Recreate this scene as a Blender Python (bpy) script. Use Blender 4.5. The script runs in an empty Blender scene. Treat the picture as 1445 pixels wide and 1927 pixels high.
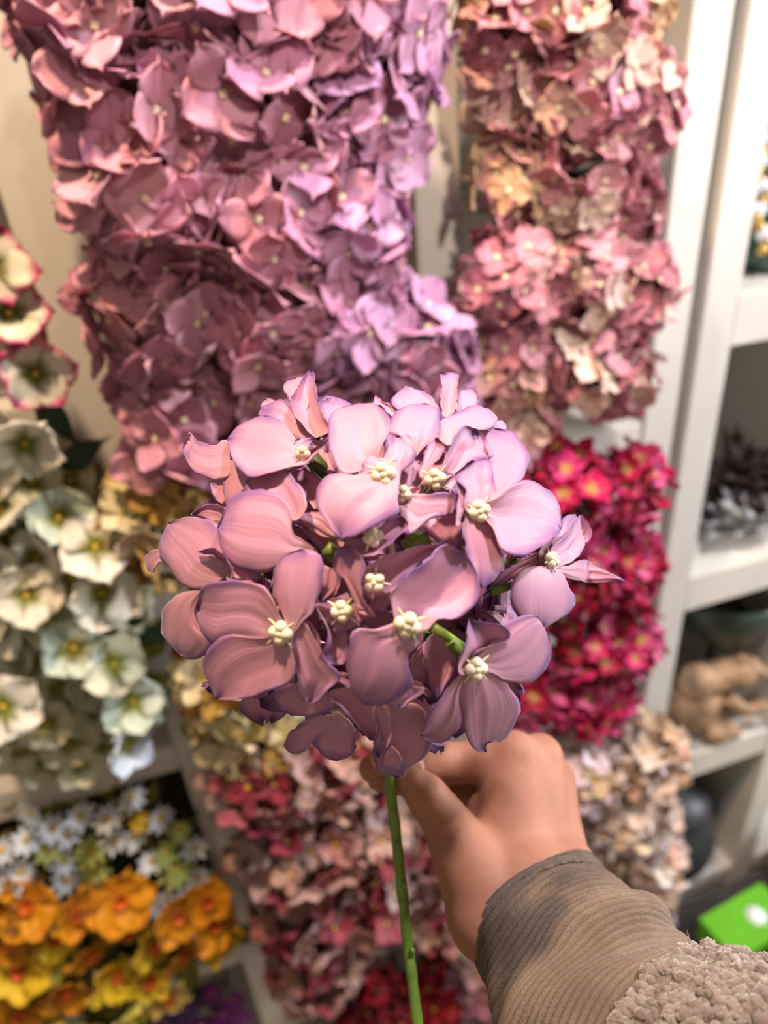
import bpy, bmesh, math, random
import numpy as np
from mathutils import Vector, Matrix, Quaternion

rnd = random.Random(7)
scene = bpy.context.scene
COL = scene.collection

# ------------------------------------------------------------------ camera
F, CX, CY = 1300.0, 722.5, 963.5            # focal length and centre in pixels of the 1445 x 1927 frame
CAM = np.array([0.0, -0.75, 1.75])
_d = np.array([917 - CX, 3270 - CY, F]); _d /= np.linalg.norm(_d)
_x = np.array([6000 - CX, -230 - CY, F]); _x -= _d * (_x @ _d); _x /= np.linalg.norm(_x)
_n = np.cross(_x, _d)
BASIS = np.stack([_x, _n, -_d])             # camera (right, down, forward) -> world
def cam2w(a): return BASIS @ np.asarray(a, float)
def ray(u, v): return BASIS @ np.array([(u - CX) / F, (v - CY) / F, 1.0])
def pd(u, v, d): return Vector(CAM + ray(u, v) * d)          # pixel at a depth along the optical axis
def at(u, v, Y):                                               # pixel on the vertical plane y = Y
    r = ray(u, v); return Vector(CAM + r * ((Y - CAM[1]) / r[1]))

cam = bpy.data.objects.new('camera', bpy.data.cameras.new('camera'))
COL.objects.link(cam)
right, down, fwd = BASIS[:, 0], BASIS[:, 1], BASIS[:, 2]
M = Matrix.Identity(4)
for i in range(3):
    M[i][0] = right[i]; M[i][1] = -down[i]; M[i][2] = -fwd[i]; M[i][3] = CAM[i]
cam.matrix_world = M
cam.data.sensor_fit = 'VERTICAL'; cam.data.sensor_height = 36.0; cam.data.sensor_width = 27.0
cam.data.lens = F * 36.0 / 1927.0
cam.data.clip_start = 0.01
cam.data.dof.use_dof = True
cam.data.dof.focus_distance = 0.266
cam.data.dof.aperture_fstop = 5.4
scene.camera = cam
scene.cycles.use_light_tree=False
scene.cycles.max_bounces = 4; scene.cycles.diffuse_bounces = 2; scene.cycles.transmission_bounces = 3; scene.cycles.glossy_bounces = 2

# ------------------------------------------------------------------ world, lamps, exposure
w = bpy.data.worlds.new('shop_ambient'); scene.world = w; w.use_nodes = True
w.node_tree.nodes['Background'].inputs[0].default_value = (1.0, 0.83, 0.67, 1)
w.node_tree.nodes['Background'].inputs[1].default_value = 0.25
def lamp(name, kind, loc, target, energy, color, **kw):
    l = bpy.data.lights.new(name, kind); l.energy = energy; l.color = color
    for k, v in kw.items(): setattr(l, k, v)
    o = bpy.data.objects.new(name, l); COL.objects.link(o); o.location = loc
    o.rotation_euler = (Vector(target) - Vector(loc)).to_track_quat('-Z', 'Y').to_euler()
    return o
lamp('cool_ceiling_spot', 'SPOT', (0.55, -0.62, 2.75), (0.50, -0.30, 1.2), 90, (0.94, 0.92, 1.0), spot_size=math.radians(85), spot_blend=1.0, shadow_soft_size=0.045)
lamp('warm_ceiling_spot', 'SPOT', (-0.10, -0.42, 2.75), (0.10, -0.20, 1.5), 88, (1.0, 0.72, 0.48), spot_size=math.radians(75), spot_blend=0.9, shadow_soft_size=0.035)
lamp('added_cream_fill', 'SPOT', (0.35, -1.35, 2.35), (0.33, 0.0, 1.78), 50, (1.0, 0.88, 0.78), spot_size=math.radians(36), spot_blend=0.8, shadow_soft_size=0.05)  # added fill lamp, narrow cone brightening the white upright between the bunches
lamp('shop_window_daylight', 'AREA', (2.5, -0.75, 1.75), (0.4, -0.35, 1.4), 56, (0.88, 0.93, 1.0), shape='RECTANGLE', size=0.8, size_y=1.2)
scene.view_settings.view_transform = 'Standard'
scene.view_settings.look = 'None'
scene.view_settings.exposure = 0.15
scene.view_settings.gamma = 1.0
scene.view_settings.use_curve_mapping = False

# ------------------------------------------------------------------ helpers
def s2l(c): return tuple(((x / 255) / 12.92 if x / 255 <= 0.04045 else ((x / 255 + 0.055) / 1.055) ** 2.4) for x in c)
def rgb(*c): return s2l(c) + (1.0,)

def tag(o, label=None, cat=None, group=None, kind=None):
    if label: o['label'] = label
    if cat: o['category'] = cat
    if group: o['group'] = group
    if kind: o['kind'] = kind
    return o
def empty(name, loc=(0, 0, 0), parent=None):
    o = bpy.data.objects.new(name, None); COL.objects.link(o); o.location = loc
    o.empty_display_size = 0.02
    if parent: o.parent = parent
    return o
def obj(name, me, parent=None, loc=None, mat=None):
    o = bpy.data.objects.new(name, me); COL.objects.link(o)
    if parent: o.parent = parent
    if loc is not None: o.location = loc
    if mat is not None:
        me.materials.clear(); me.materials.append(mat)
    return o
def mesh(name, verts, faces, smooth=True):
    me = bpy.data.meshes.new(name); me.from_pydata([tuple(v) for v in verts], [], faces); me.update()
    if smooth: me.polygons.foreach_set('use_smooth', [True] * len(me.polygons))
    return me

class MB:
    """collects shapes into one mesh"""
    def __init__(s): s.v = []; s.f = []; s.m = []
    def add(s, v, f, mi=0):
        b = len(s.v); s.v += [tuple(x) for x in v]; s.f += [tuple(i + b for i in q) for q in f]; s.m += [mi] * len(f)
    def box(s, a, b, bev=0.0, mi=0):
        bm = bmesh.new(); bmesh.ops.create_cube(bm, size=1)
        for v in bm.verts:
            v.co = Vector([(a[i] + b[i]) / 2 + v.co[i] * (b[i] - a[i]) for i in range(3)])
        if bev: bmesh.ops.bevel(bm, geom=list(bm.edges), offset=bev, segments=2, affect='EDGES')
        bm.verts.index_update(); s.add([v.co for v in bm.verts], [[v.index for v in f.verts] for f in bm.faces], mi); bm.free()
    def tube(s, pts, rad, n=8, mi=0, cap=True):
        pts = [Vector(p) for p in pts]; k = len(pts)
        if not hasattr(rad, '__len__'): rad = [rad] * k
        vs = []; prev = None
        for i, p in enumerate(pts):
            t = (pts[min(i + 1, k - 1)] - pts[max(i - 1, 0)]).normalized()
            if prev is None: a = t.orthogonal().normalized()
            else: a = (prev - t * prev.dot(t)).normalized()
            prev = a; b = t.cross(a)
            for j in range(n):
                th = 2 * math.pi * j / n
                vs.append(p + (a * math.cos(th) + b * math.sin(th)) * rad[i])
        fs = [(i * n + j, i * n + (j + 1) % n, (i + 1) * n + (j + 1) % n, (i + 1) * n + j) for i in range(k - 1) for j in range(n)]
        if cap: fs += [tuple(range(n - 1, -1, -1)), tuple(range((k - 1) * n, k * n))]
        s.add(vs, fs, mi)
    def ball(s, c, r, sub=1, sc=(1, 1, 1), rot=None, mi=0):
        bm = bmesh.new(); bmesh.ops.create_icosphere(bm, subdivisions=sub, radius=1)
        R = rot.to_matrix() if rot else Matrix.Identity(3)
        vs = [R @ Vector((v.co.x * r * sc[0], v.co.y * r * sc[1], v.co.z * r * sc[2])) + Vector(c) for v in bm.verts]
        bm.verts.index_update(); s.add(vs, [[v.index for v in f.verts] for f in bm.faces], mi); bm.free()
    def lathe(s, prof, n=32, c=(0, 0, 0), mi=0):
        k = len(prof); vs = []
        for r, z in prof:
            for j in range(n):
                th = 2 * math.pi * j / n; vs.append((c[0] + r * math.cos(th), c[1] + r * math.sin(th), c[2] + z))
        fs = [(i * n + j, i * n + (j + 1) % n, (i + 1) * n + (j + 1) % n, (i + 1) * n + j) for i in range(k - 1) for j in range(n)]
        s.add(vs, fs, mi)
    def mesh(s, name, mats=(), smooth=True):
        me = mesh(name, s.v, s.f, smooth)
        for m in mats: me.materials.append(m)
        if len(mats) > 1: me.polygons.foreach_set('material_index', s.m)
        return me
    def build(s, name, mat, parent=None, loc=None, smooth=True):
        ms = mat if isinstance(mat, (list, tuple)) else [mat]
        return obj(name, s.mesh(name, ms, smooth), parent, loc)

# ------------------------------------------------------------------ materials
class NT:
    def __init__(s, name):
        s.m = bpy.data.materials.new(name); s.m.use_nodes = True; s.t = s.m.node_tree; s.N = s.t.nodes; s.L = s.t.links
        s.b = s.N['Principled BSDF']; s.out = s.N['Material Output']
    def n(s, typ, **kw):
        x = s.N.new(typ)
        for k, v in kw.items():
            if k.startswith('i_'): x.inputs[int(k[2:])].default_value = v
            else: setattr(x, k, v)
        return x
    def mix(s, f, a, b, mode='MIX'):
        x = s.n('ShaderNodeMix', data_type='RGBA', blend_type=mode)
        for i, q in ((0, f), (6, a), (7, b)):
            if hasattr(q, 'is_linked') or hasattr(q, 'links'): s.L.new(q, x.inputs[i])
            else: x.inputs[i].default_value = q
        return x.outputs[2]
    def math(s, op, a, b=0.0, clamp=False):
        x = s.n('ShaderNodeMath', operation=op); x.use_clamp = clamp
        for i, q in enumerate((a, b)):
            if hasattr(q, 'links'): s.L.new(q, x.inputs[i])
            else: x.inputs[i].default_value = q
        return x.outputs[0]
    def ramp(s, f, lo, hi, a=0.0, b=1.0):
        x = s.n('ShaderNodeMapRange', interpolation_type='SMOOTHSTEP'); s.L.new(f, x.inputs[0])
        for i, q in enumerate((lo, hi, a, b)): x.inputs[i + 1].default_value = q
        return x.outputs[0]
    def noise(s, scale, detail=2.0, vec=None, rough=0.5):
        x = s.n('ShaderNodeTexNoise'); x.inputs['Scale'].default_value = scale; x.inputs['Detail'].default_value = detail; x.inputs['Roughness'].default_value = rough
        if vec is not None: s.L.new(vec, x.inputs['Vector'])
        return x.outputs[0]
    def obco(s): return s.n('ShaderNodeTexCoord').outputs['Object']
    def bump(s, h, strength, dist):
        x = s.n('ShaderNodeBump'); x.inputs['Strength'].default_value = strength; x.inputs['Distance'].default_value = dist
        s.L.new(h, x.inputs['Height']); s.L.new(x.outputs[0], s.b.inputs['Normal']); return x.outputs[0]

def plain(name, col, rough=0.5, var=0.08, scale=30, bump=0.0, bdist=0.001, metallic=0.0, spec=0.5):
    t = NT(name); co = t.obco(); nz = t.noise(scale, 4, co)
    c = t.mix(t.ramp(nz, 0.3, 0.7), tuple(x * (1 - var) for x in col[:3]) + (1,), tuple(min(1, x * (1 + var)) for x in col[:3]) + (1,))
    t.L.new(c, t.b.inputs['Base Color']); t.b.inputs['Roughness'].default_value = rough
    t.b.inputs['Metallic'].default_value = metallic; t.b.inputs['Specular IOR Level'].default_value = spec
    if bump: t.bump(nz, bump, bdist)
    return t.m

def petal_mat(name, base=None, inner=None, rim=None, patch=None, rim_at=(0.72, 1.0), in_at=(0.0, 0.3), transl=0.28, rough=0.5, vein=0.25, sheen=0.15, patch_at=(0.45, 0.6), patch_scale=26, tone=0.16, spec=0.4):
    """cloth petal; UV x runs base to tip, UV y across. base None takes the object's own colour"""
    t = NT(name)
    uv = t.n('ShaderNodeUVMap'); sx = t.n('ShaderNodeSeparateXYZ'); t.L.new(uv.outputs[0], sx.inputs[0])
    s, y = sx.outputs[0], sx.outputs[1]
    oi = t.n('ShaderNodeObjectInfo')
    co = t.obco()
    off = t.n('ShaderNodeVectorMath', operation='ADD'); t.L.new(co, off.inputs[0])
    rv = t.n('ShaderNodeCombineXYZ'); r3 = t.math('MULTIPLY', oi.outputs['Random'], 9.0)
    for i in range(3): t.L.new(r3, rv.inputs[i])
    t.L.new(rv.outputs[0], off.inputs[1]); vec = off.outputs[0]
    col = oi.outputs['Color'] if base is None else None
    if base is not None:
        c0 = t.n('ShaderNodeRGB'); c0.outputs[0].default_value = base; col = c0.outputs[0]
    nz = t.noise(60, 2, vec)
    if patch is not None:
        col = t.mix(t.ramp(t.noise(patch_scale, 1.5, vec), *patch_at), col, patch)
    hsv = t.n('ShaderNodeHueSaturation'); t.L.new(col, hsv.inputs['Color'])
    t.L.new(t.ramp(nz, 0.25, 0.75, 1 - tone, 1 + tone), hsv.inputs['Value'])
    col = hsv.outputs[0]
    ty = t.math('ABSOLUTE', t.math('SUBTRACT', t.math('MULTIPLY', y, 2.0), 1.0))
    edge = t.math('MAXIMUM', ty, s)
    if rim is not None:
        e2 = t.math('ADD', edge, t.math('MULTIPLY', t.math('SUBTRACT', nz, 0.5), 0.55))
        gate = t.ramp(s, 0.25, 0.6)
        col = t.mix(t.math('MULTIPLY', t.ramp(e2, *rim_at), gate), col, rim)
    if inner is not None:
        i2 = t.math('ADD', s, t.math('MULTIPLY', t.math('SUBTRACT', nz, 0.5), 0.15))
        col = t.mix(t.ramp(i2, in_at[0], in_at[1], 1, 0), col, inner)
    t.L.new(col, t.b.inputs['Base Color'])
    t.b.inputs['Roughness'].default_value = rough
    t.b.inputs['Specular IOR Level'].default_value = spec
    t.b.inputs['Sheen Weight'].default_value = sheen; t.b.inputs['Sheen Roughness'].default_value = 0.4
    # pressed veins fanning from the base
    cv = t.n('ShaderNodeCombineXYZ'); t.L.new(t.math('MULTIPLY', s, 0.8), cv.inputs[0]); t.L.new(t.math('MULTIPLY', y, 9.0), cv.inputs[1]); t.L.new(r3, cv.inputs[2])
    vn = t.noise(1.0, 1.0, cv.outputs[0]) if vein else None
    if vein:
        cf = t.n('ShaderNodeCombineXYZ'); t.L.new(t.math('MULTIPLY', s, 1.5), cf.inputs[0]); t.L.new(t.math('MULTIPLY', y, 34.0), cf.inputs[1]); t.L.new(r3, cf.inputs[2])
        vn = t.math('ADD', t.math('MULTIPLY', vn, .7), t.math('MULTIPLY', t.noise(1.0, 2.0, cf.outputs[0]), .3))
    nb = t.bump(vn, vein, 0.0022) if vein else None
    tr = t.n('ShaderNodeBsdfTranslucent'); t.L.new(col, tr.inputs[0])
    if nb is not None: t.L.new(nb, tr.inputs['Normal'])
    mx = t.n('ShaderNodeMixShader'); mx.inputs[0].default_value = transl
    t.L.new(t.b.outputs[0], mx.inputs[1]); t.L.new(tr.outputs[0], mx.inputs[2]); t.L.new(mx.outputs[0], t.out.inputs[0])
    return t.m

M_white = plain('painted_white_wood', rgb(218, 210, 198), 0.45, 0.03, 12, 0.05, 0.0005)
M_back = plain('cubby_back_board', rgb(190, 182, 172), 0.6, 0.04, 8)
M_floor = plain('shop_floor', rgb(120, 105, 92), 0.5, 0.1, 6)
M_wall = plain('shop_wall', rgb(200, 190, 175), 0.8, 0.04, 6)
M_bead = plain('cream_beads', rgb(240, 222, 186), 0.4, 0.06, 300)
M_stem = plain('green_plastic_stem', rgb(112, 140, 52), 0.42, 0.18, 160, 0.25, 0.0006)
M_dstem = plain('dark_stem', rgb(74, 84, 40), 0.6, 0.2, 60)
M_leaf = plain('dark_green_leaf', rgb(34, 58, 30), 0.5, 0.25, 60)
M_yleaf = plain('yellow_green_leaf', rgb(128, 122, 28), 0.5, 0.25, 60)
M_hero = petal_mat('mauve_satin_petal', rgb(222, 158, 182), rim=rgb(150, 102, 158), inner=rgb(218, 165, 176), rim_at=(0.62, 1.02), in_at=(0.0, 0.5), transl=0.25, rough=0.47, vein=0.14, sheen=0.25, tone=0.04, spec=0.45)
M_bg = petal_mat('mauve_cloth_petal', None, rim=None, vein=0, tone=0.12, rough=0.48)
M_two = petal_mat('pink_and_cream_petal', None, patch=rgb(238, 208, 196), patch_at=(0.51, 0.63), rim=None, vein=0, tone=0.15)
M_redw = petal_mat('red_and_cream_petal', None, patch=rgb(140, 34, 54), patch_at=(0.48, 0.58), patch_scale=34, rim=None, vein=0, tone=0.15)
M_pink = petal_mat('hot_pink_petal', None, inner=rgb(214, 180, 120), in_at=(0.05, 0.4), vein=0, tone=0.2)
M_pansy = petal_mat('white_pansy_petal', None, inner=rgb(128, 128, 20), in_at=(0.12, 0.48), vein=0, tone=0.06)
M_pansm = petal_mat('magenta_edged_petal', None, inner=rgb(120, 118, 24), in_at=(0.12, 0.45), rim=rgb(206, 40, 112), rim_at=(0.66, 0.92), vein=0, tone=0.08)
M_flow = petal_mat('bright_cloth_petal', None, vein=0, tone=0.14)
M_trump = petal_mat('orange_trumpet', rgb(226, 110, 10), vein=0, tone=0.1)

# ------------------------------------------------------------------ the setting: two white cubby cabinets, wall, floor
mb = MB(); mb.box((-2.2, -2.6, -0.02), (3.2, 0.45, 0)); tag(mb.build('floor', M_floor, smooth=False), kind='structure')
mb = MB(); mb.box((-2.2, 0.40, 0), (3.2, 0.45, 2.9)); tag(mb.build('wall_back', M_wall, smooth=False), kind='structure')

DEPTH = 0.34
def cabinet(x_posts, shelves_by_col, label, zt, name='cubby_cabinet'):
    x0 = x_posts[0][0]; root = empty(name, (x0, 0, 0)); O = Vector((x0, 0, 0))
    def part(nm, a, b, mat=M_white, bev=0.002):
        m = MB(); m.box(Vector(a) - O, Vector(b) - O, bev); return m.build(nm, mat, root, smooth=False)
    for a, b in x_posts: part('upright', (a, 0, 0), (b, DEPTH, zt))
    for (i, zs) in shelves_by_col:
        xa, xb = x_posts[i][1], x_posts[i + 1][0]
        for za, zb in zs: part('shelf', (xa, 0.002, za), (xb, DEPTH, zb))
        part('back_panel', (xa, DEPTH - 0.012, 0.05), (xb, DEPTH - 0.001, zt), M_back, 0)
    part('top_board', (x0, 0.0, zt), (x_posts[-1][1], DEPTH, zt + 0.03))
    tag(root, label, 'cabinet'); return root
cabinet([(-0.50, -0.445), (-0.12, -0.055), (0.273, 0.325), (0.595, 0.647)],
        [(0, [(0.0, .05), (.47, .52), (.97, 1.02), (1.49, 1.525), (1.95, 2.0)]),
         (1, [(0.0, .05), (.20, .25), (.86, .90), (1.323, 1.36), (1.95, 2.0)]),
         (2, [(0.0, .05), (.20, .25), (.80, .84), (1.323, 1.36), (1.95, 2.0)])],
        'tall white cubby cabinet crammed with artificial flowers', 2.15)
cabinet([(0.667, 0.722), (1.0, 1.055), (1.40, 1.455)],
        [(0, [(0.0, .05), (.10, .148), (.537, .605), (.99, 1.06), (1.447, 1.517), (1.95, 2.0)]),
         (1, [(0.0, .05), (.10, .148), (.537, .605), (.99, 1.06), (1.447, 1.517), (1.95, 2.0)])],
        'white cubby cabinet on the right holding ornaments and figurines', 2.15)

# ------------------------------------------------------------------ petals for the background flowers
def petal_mesh(name, mat, W=0.9, blunt=0.55, cup=0.12, bend=0.10, wave=0.03, ns=7, nt=6, seed=0, point=0.0, thick=0.012, notch=0.0):
    """unit petal along +X, normal +Z, with a back side and a rim"""
    r = random.Random(seed); ph = r.uniform(0, 6.28); ph2 = r.uniform(0, 6.28)
    top = []; uvs = []
    for i in range(ns + 1):
        s = i / ns
        ww = 0.5 * W * (math.sin(math.pi * min(1.0, s * 0.97 + 0.03) ** 0.8)) ** blunt if 0 < s < 1 else 0.03 * (1 if s == 0 else 2)
        ww *= (0.45 + 0.55 * min(1, s / 0.45))
        for j in range(nt + 1):
            t = -1 + 2 * j / nt
            x = s * (1 + point * (1 - abs(t)) * s - notch * (1 - min(1, abs(t) * 2.5)) * s ** 6 + 0.03 * math.sin(4 * t + ph) * s) - 0.05 * t * t * s
            z = cup * t * t * s - bend * s * s + wave * math.sin(5 * t + ph2) * s * s + 0.02 * math.sin(9 * t + ph)
            top.append((x, t * ww + 0.02 * math.sin(6 * s + ph2), z)); uvs.append((s, (t + 1) / 2))
    n1 = nt + 1; N = len(top)
    v = top + [(x, y, z - thick) for x, y, z in top]
    f = []
    for i in range(ns):
        for j in range(nt):
            a = i * n1 + j; q = (a, a + n1, a + n1 + 1, a + 1)
            f.append(q); f.append(tuple(k + N for k in q[::-1]))
    loop = [j for j in range(n1)] + [i * n1 + nt for i in range(1, ns + 1)] + [ns * n1 + j for j in range(nt - 1, -1, -1)] + [i * n1 for i in range(ns - 1, 0, -1)]
    for k in range(len(loop)):
        a, b = loop[k], loop[(k + 1) % len(loop)]; f.append((a, b, b + N, a + N))
    me = mesh(name, v, f); uvl = me.uv_layers.new(name='UVMap'); uu = uvs + uvs
    for lp in me.loops: uvl.data[lp.index].uv = uu[lp.vertex_index]
    me.materials.append(mat); return me

def join_meshes(name, items, mats):
    """items: (mesh, Matrix, material index) -> one mesh keeping UVs"""
    v = []; f = []; mi = []; uvs = []
    for me, Mx, k in items:
        b = len(v); v += [tuple(Mx @ x.co) for x in me.vertices]
        uvl = me.uv_layers.active
        for p in me.polygons:
            f.append(tuple(i + b for i in p.vertices)); mi.append(k)
            uvs += [tuple(uvl.data[l].uv) if uvl else (0, 0) for l in p.loop_indices]
    o = mesh(name, v, f); uvl = o.uv_layers.new(name='UVMap')
    for i, u in enumerate(uvs): uvl.data[i].uv = u
    for m in mats: o.materials.append(m)
    o.polygons.foreach_set('material_index', mi); return o

def bead_mesh(name, r=0.0028, spikes=True, sub=1, mats=(None,)):
    m = MB()
    for k in range(4):
        a = math.pi / 2 * k + 0.4
        m.ball((math.cos(a) * r * 0.95, math.sin(a) * r * 0.95, r * 0.7), r, sub, (1, 1, 1.05))
    m.ball((0, 0, r * 1.1), r * 0.7, sub)
    if spikes:
        for k in range(4):
            a = math.pi / 2 * k + 0.4 + math.pi / 4
            d = Vector((math.cos(a), math.sin(a), 0.12))
            m.tube([d * r * 0.6 + Vector((0, 0, r * .3)), d * r * 2.0 + Vector((0, 0, r * .3)), d * r * 2.9 + Vector((0, 0, r * .5))], [r * .28, r * .2, r * .05], 5)
    return m.mesh(name, mats)

BEAD_S = bead_mesh('flower_center', 0.0020, False, 1, (M_bead,))
def variants(nm, mat, n=4, **kw):
    return [petal_mesh(nm, mat, seed=i * 13 + 1, cup=kw.get('cup', 0.16) * (0.5 + 0.4 * i), bend=kw.get('bend', 0.1) * (i - 1), wave=kw.get('wave', 0.05), W=kw.get('W', 0.95) * (0.93 + 0.05 * i), **{k: v for k, v in kw.items() if k not in ('cup', 'bend', 'wave', 'W')}) for i in range(n)]
PET_M = variants('petal', M_bg, W=1.1, cup=.1, bend=.1, blunt=.5)
PET_T = variants('petal', M_two, W=1.05, cup=.12, blunt=.5)

def jit(c, a=0.1):
    k = 1 + rnd.uniform(-a, a)
    return tuple(max(0, min(1, x * k * (1 + rnd.uniform(-a, a) * 0.4))) for x in c[:3]) + (1,)

def frame(n, spin):
    q = Vector(n).to_track_quat('Z', 'Y')
    return (q @ Quaternion((0, 0, 1), spin)).to_matrix().to_4x4()

def petal_local(ang, elev, L, twist=0.0, r0=0.0015):
    return Matrix.Rotation(ang, 4, 'Z') @ Matrix.Translation((r0, 0, 0.0005)) @ Matrix.Rotation(-elev, 4, 'Y') @ Matrix.Rotation(twist, 4, 'X') @ Matrix.Scale(L, 4)

def cap_points(n, R, axis, lim):
    q = Vector((0, 0, 1)).rotation_difference(Vector(axis).normalized())
    pts = []; ga = math.pi * (3 - math.sqrt(5)); a0 = rnd.uniform(0, 6.28)
    for i in range(n):
        z = 1 - (i + 0.5) / n * (1 - lim); r = math.sqrt(max(0, 1 - z * z))
        pts.append(q @ Vector((r * math.cos(a0 + ga * i), r * math.sin(a0 + ga * i), z)))
    return pts

def stem_back(root, c, xlo, xhi, zlo, zhi, yend=0.315, mat=None, r=0.0028):
    x = min(max(c.x, xlo + 0.03), xhi - 0.03); z = min(max(c.z - 0.02, zlo + 0.02), zhi - 0.03)
    m = MB()
    p = [Vector((0, 0.01, 0)), Vector(((x - c.x) * .6, max(0.02, (0.0 - c.y)) * 0.75, (z - c.z) * .7)), Vector((x - c.x, 0.12 - c.y, z - c.z)), Vector((x - c.x, yend - c.y, z - c.z - 0.01))]
    m.tube(p, r, 6); return m

def hydrangea(c, R, n, L, pal, label, group, col_box, axis=(0, -1, 0.12), pets=None, inner=6, lim=-0.05, jitter=0.35, mode='petals', floret_meshes=None, wob=0.14):
    """a head of florets on a stem that runs back into its cubby; every floret a part, every petal a sub-part"""
    root = empty('hydrangea', c)
    tag(root, label, 'flower', group)
    m = stem_back(root, c, *col_box)
    pts = [(p, 1.0) for p in cap_points(n, R, axis, lim)] + [(p, 0.66) for p in cap_points(inner, R, axis, 0.2)]
    for p, k in pts:                                             # pedicels join the stem in the same mesh
        m.tube([Vector((0, 0.012, 0)), p * R * k * 0.93], [0.0016, 0.001], 4, cap=False)
    m.build('stem', M_dstem, root)
    for p, k in pts:
        nrm = (p + Vector([rnd.gauss(0, jitter) for _ in range(3)])).normalized()
        if nrm.dot(p) < 0.3: nrm = p
        loc = p * R * k * (1 + rnd.uniform(-wob, wob))
        base = pal(rnd)
        if mode == 'petals':
            fo = obj('floret', BEAD_S, root); fo.color = (1, 1, 1, 1)
            fo.matrix_local = Matrix.Translation(loc) @ frame(nrm, rnd.uniform(0, 6.28))
            el = rnd.uniform(0.0, 0.38)
            for j in range(4):
                po = obj('petal', rnd.choice(pets), fo)
                po.matrix_local = petal_local(math.pi / 2 * j + rnd.uniform(-.16, .16), el + rnd.uniform(-.2, .2), L * rnd.uniform(.88, 1.1), rnd.uniform(-.25, .25))
                po.color = jit(base, 0.1)
        else:
            fo = obj('floret', rnd.choice(floret_meshes), root)
            fo.matrix_local = Matrix.Translation(loc) @ frame(nrm, rnd.uniform(0, 6.28)) @ Matrix.Scale(L * rnd.uniform(.85, 1.12), 4)
            fo.color = jit(base, 0.1)
    return root

C1 = (-0.055, 0.273); C2 = (0.325, 0.595); C0 = (-0.445, -0.12)
def pick(*cols):
    cs = [s2l(c) for c in cols]
    return lambda r: r.choice(cs)
mauve = pick((222, 156, 168), (214, 148, 166), (206, 140, 158), (222, 164, 178), (208, 146, 174))
lilac = pick((212, 156, 190), (204, 146, 180), (206, 144, 172), (212, 162, 200))
rose = pick((200, 104, 136), (190, 92, 124), (214, 132, 150), (228, 186, 170), (176, 76, 108), (198, 118, 158), (222, 180, 160))

# mauve hydrangeas in the middle column
G1 = 'mauve hydrangeas filling the middle column'
for (u, v, Y, R, lab) in [
    (190, 30, -.09, .058, 'dusty mauve hydrangea head in the upper left corner of the mauve bunch'),
    (400, -20, -.10, .062, 'pinkish mauve hydrangea head, second along the top of the mauve bunch'),
    (590, 0, -.10, .062, 'pinkish mauve hydrangea head, third along the top of the mauve bunch'),
    (705, 70, -.08, .052, 'lilac mauve hydrangea head beside the top of the narrow white upright'),
    (262, 215, -.09, .060, 'dusty mauve hydrangea head second down the left edge of the mauve bunch'),
    (460, 200, -.10, .064, 'dusty mauve hydrangea head centred in the second row of the mauve bunch'),
    (650, 225, -.09, .056, 'mauve hydrangea head right of centre, second row of the mauve bunch'),
    (300, 375, -.10, .060, 'dusty mauve hydrangea head with wide open florets, third down on the left'),
    (490, 400, -.10, .062, 'mauve hydrangea head in the very middle of the mauve bunch'),
    (640, 420, -.09, .054, 'lilac hydrangea head against the narrow white upright, third row'),
    (305, 590, -.08, .058, 'dark mauve hydrangea head leaning over the left upright, fourth row'),
    (480, 590, -.09, .060, 'mauve hydrangea head above the held flower, fourth row'),
    (640, 600, -.09, .058, 'lilac hydrangea head just above the held bloom, fourth row'),
    (775, 670, -.10, .050, 'bright lilac hydrangea head spilling rightwards above the held bloom'),
    (365, 780, -.07, .064, 'shaded mauve hydrangea head at the lower left end of the mauve bunch'),
    (560, 780, -.07, .062, 'mauve hydrangea head tucked directly behind the held bloom'),
    (760, 790, -.07, .056, 'lilac hydrangea head low on the right behind the held bloom')]:
    c = at(u, v, Y)
    hydrangea(c, R, 25, 0.033, lilac if u > 600 else mauve, lab, G1, C1 + (1.36, 1.95), pets=PET_M, inner=6)

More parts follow.
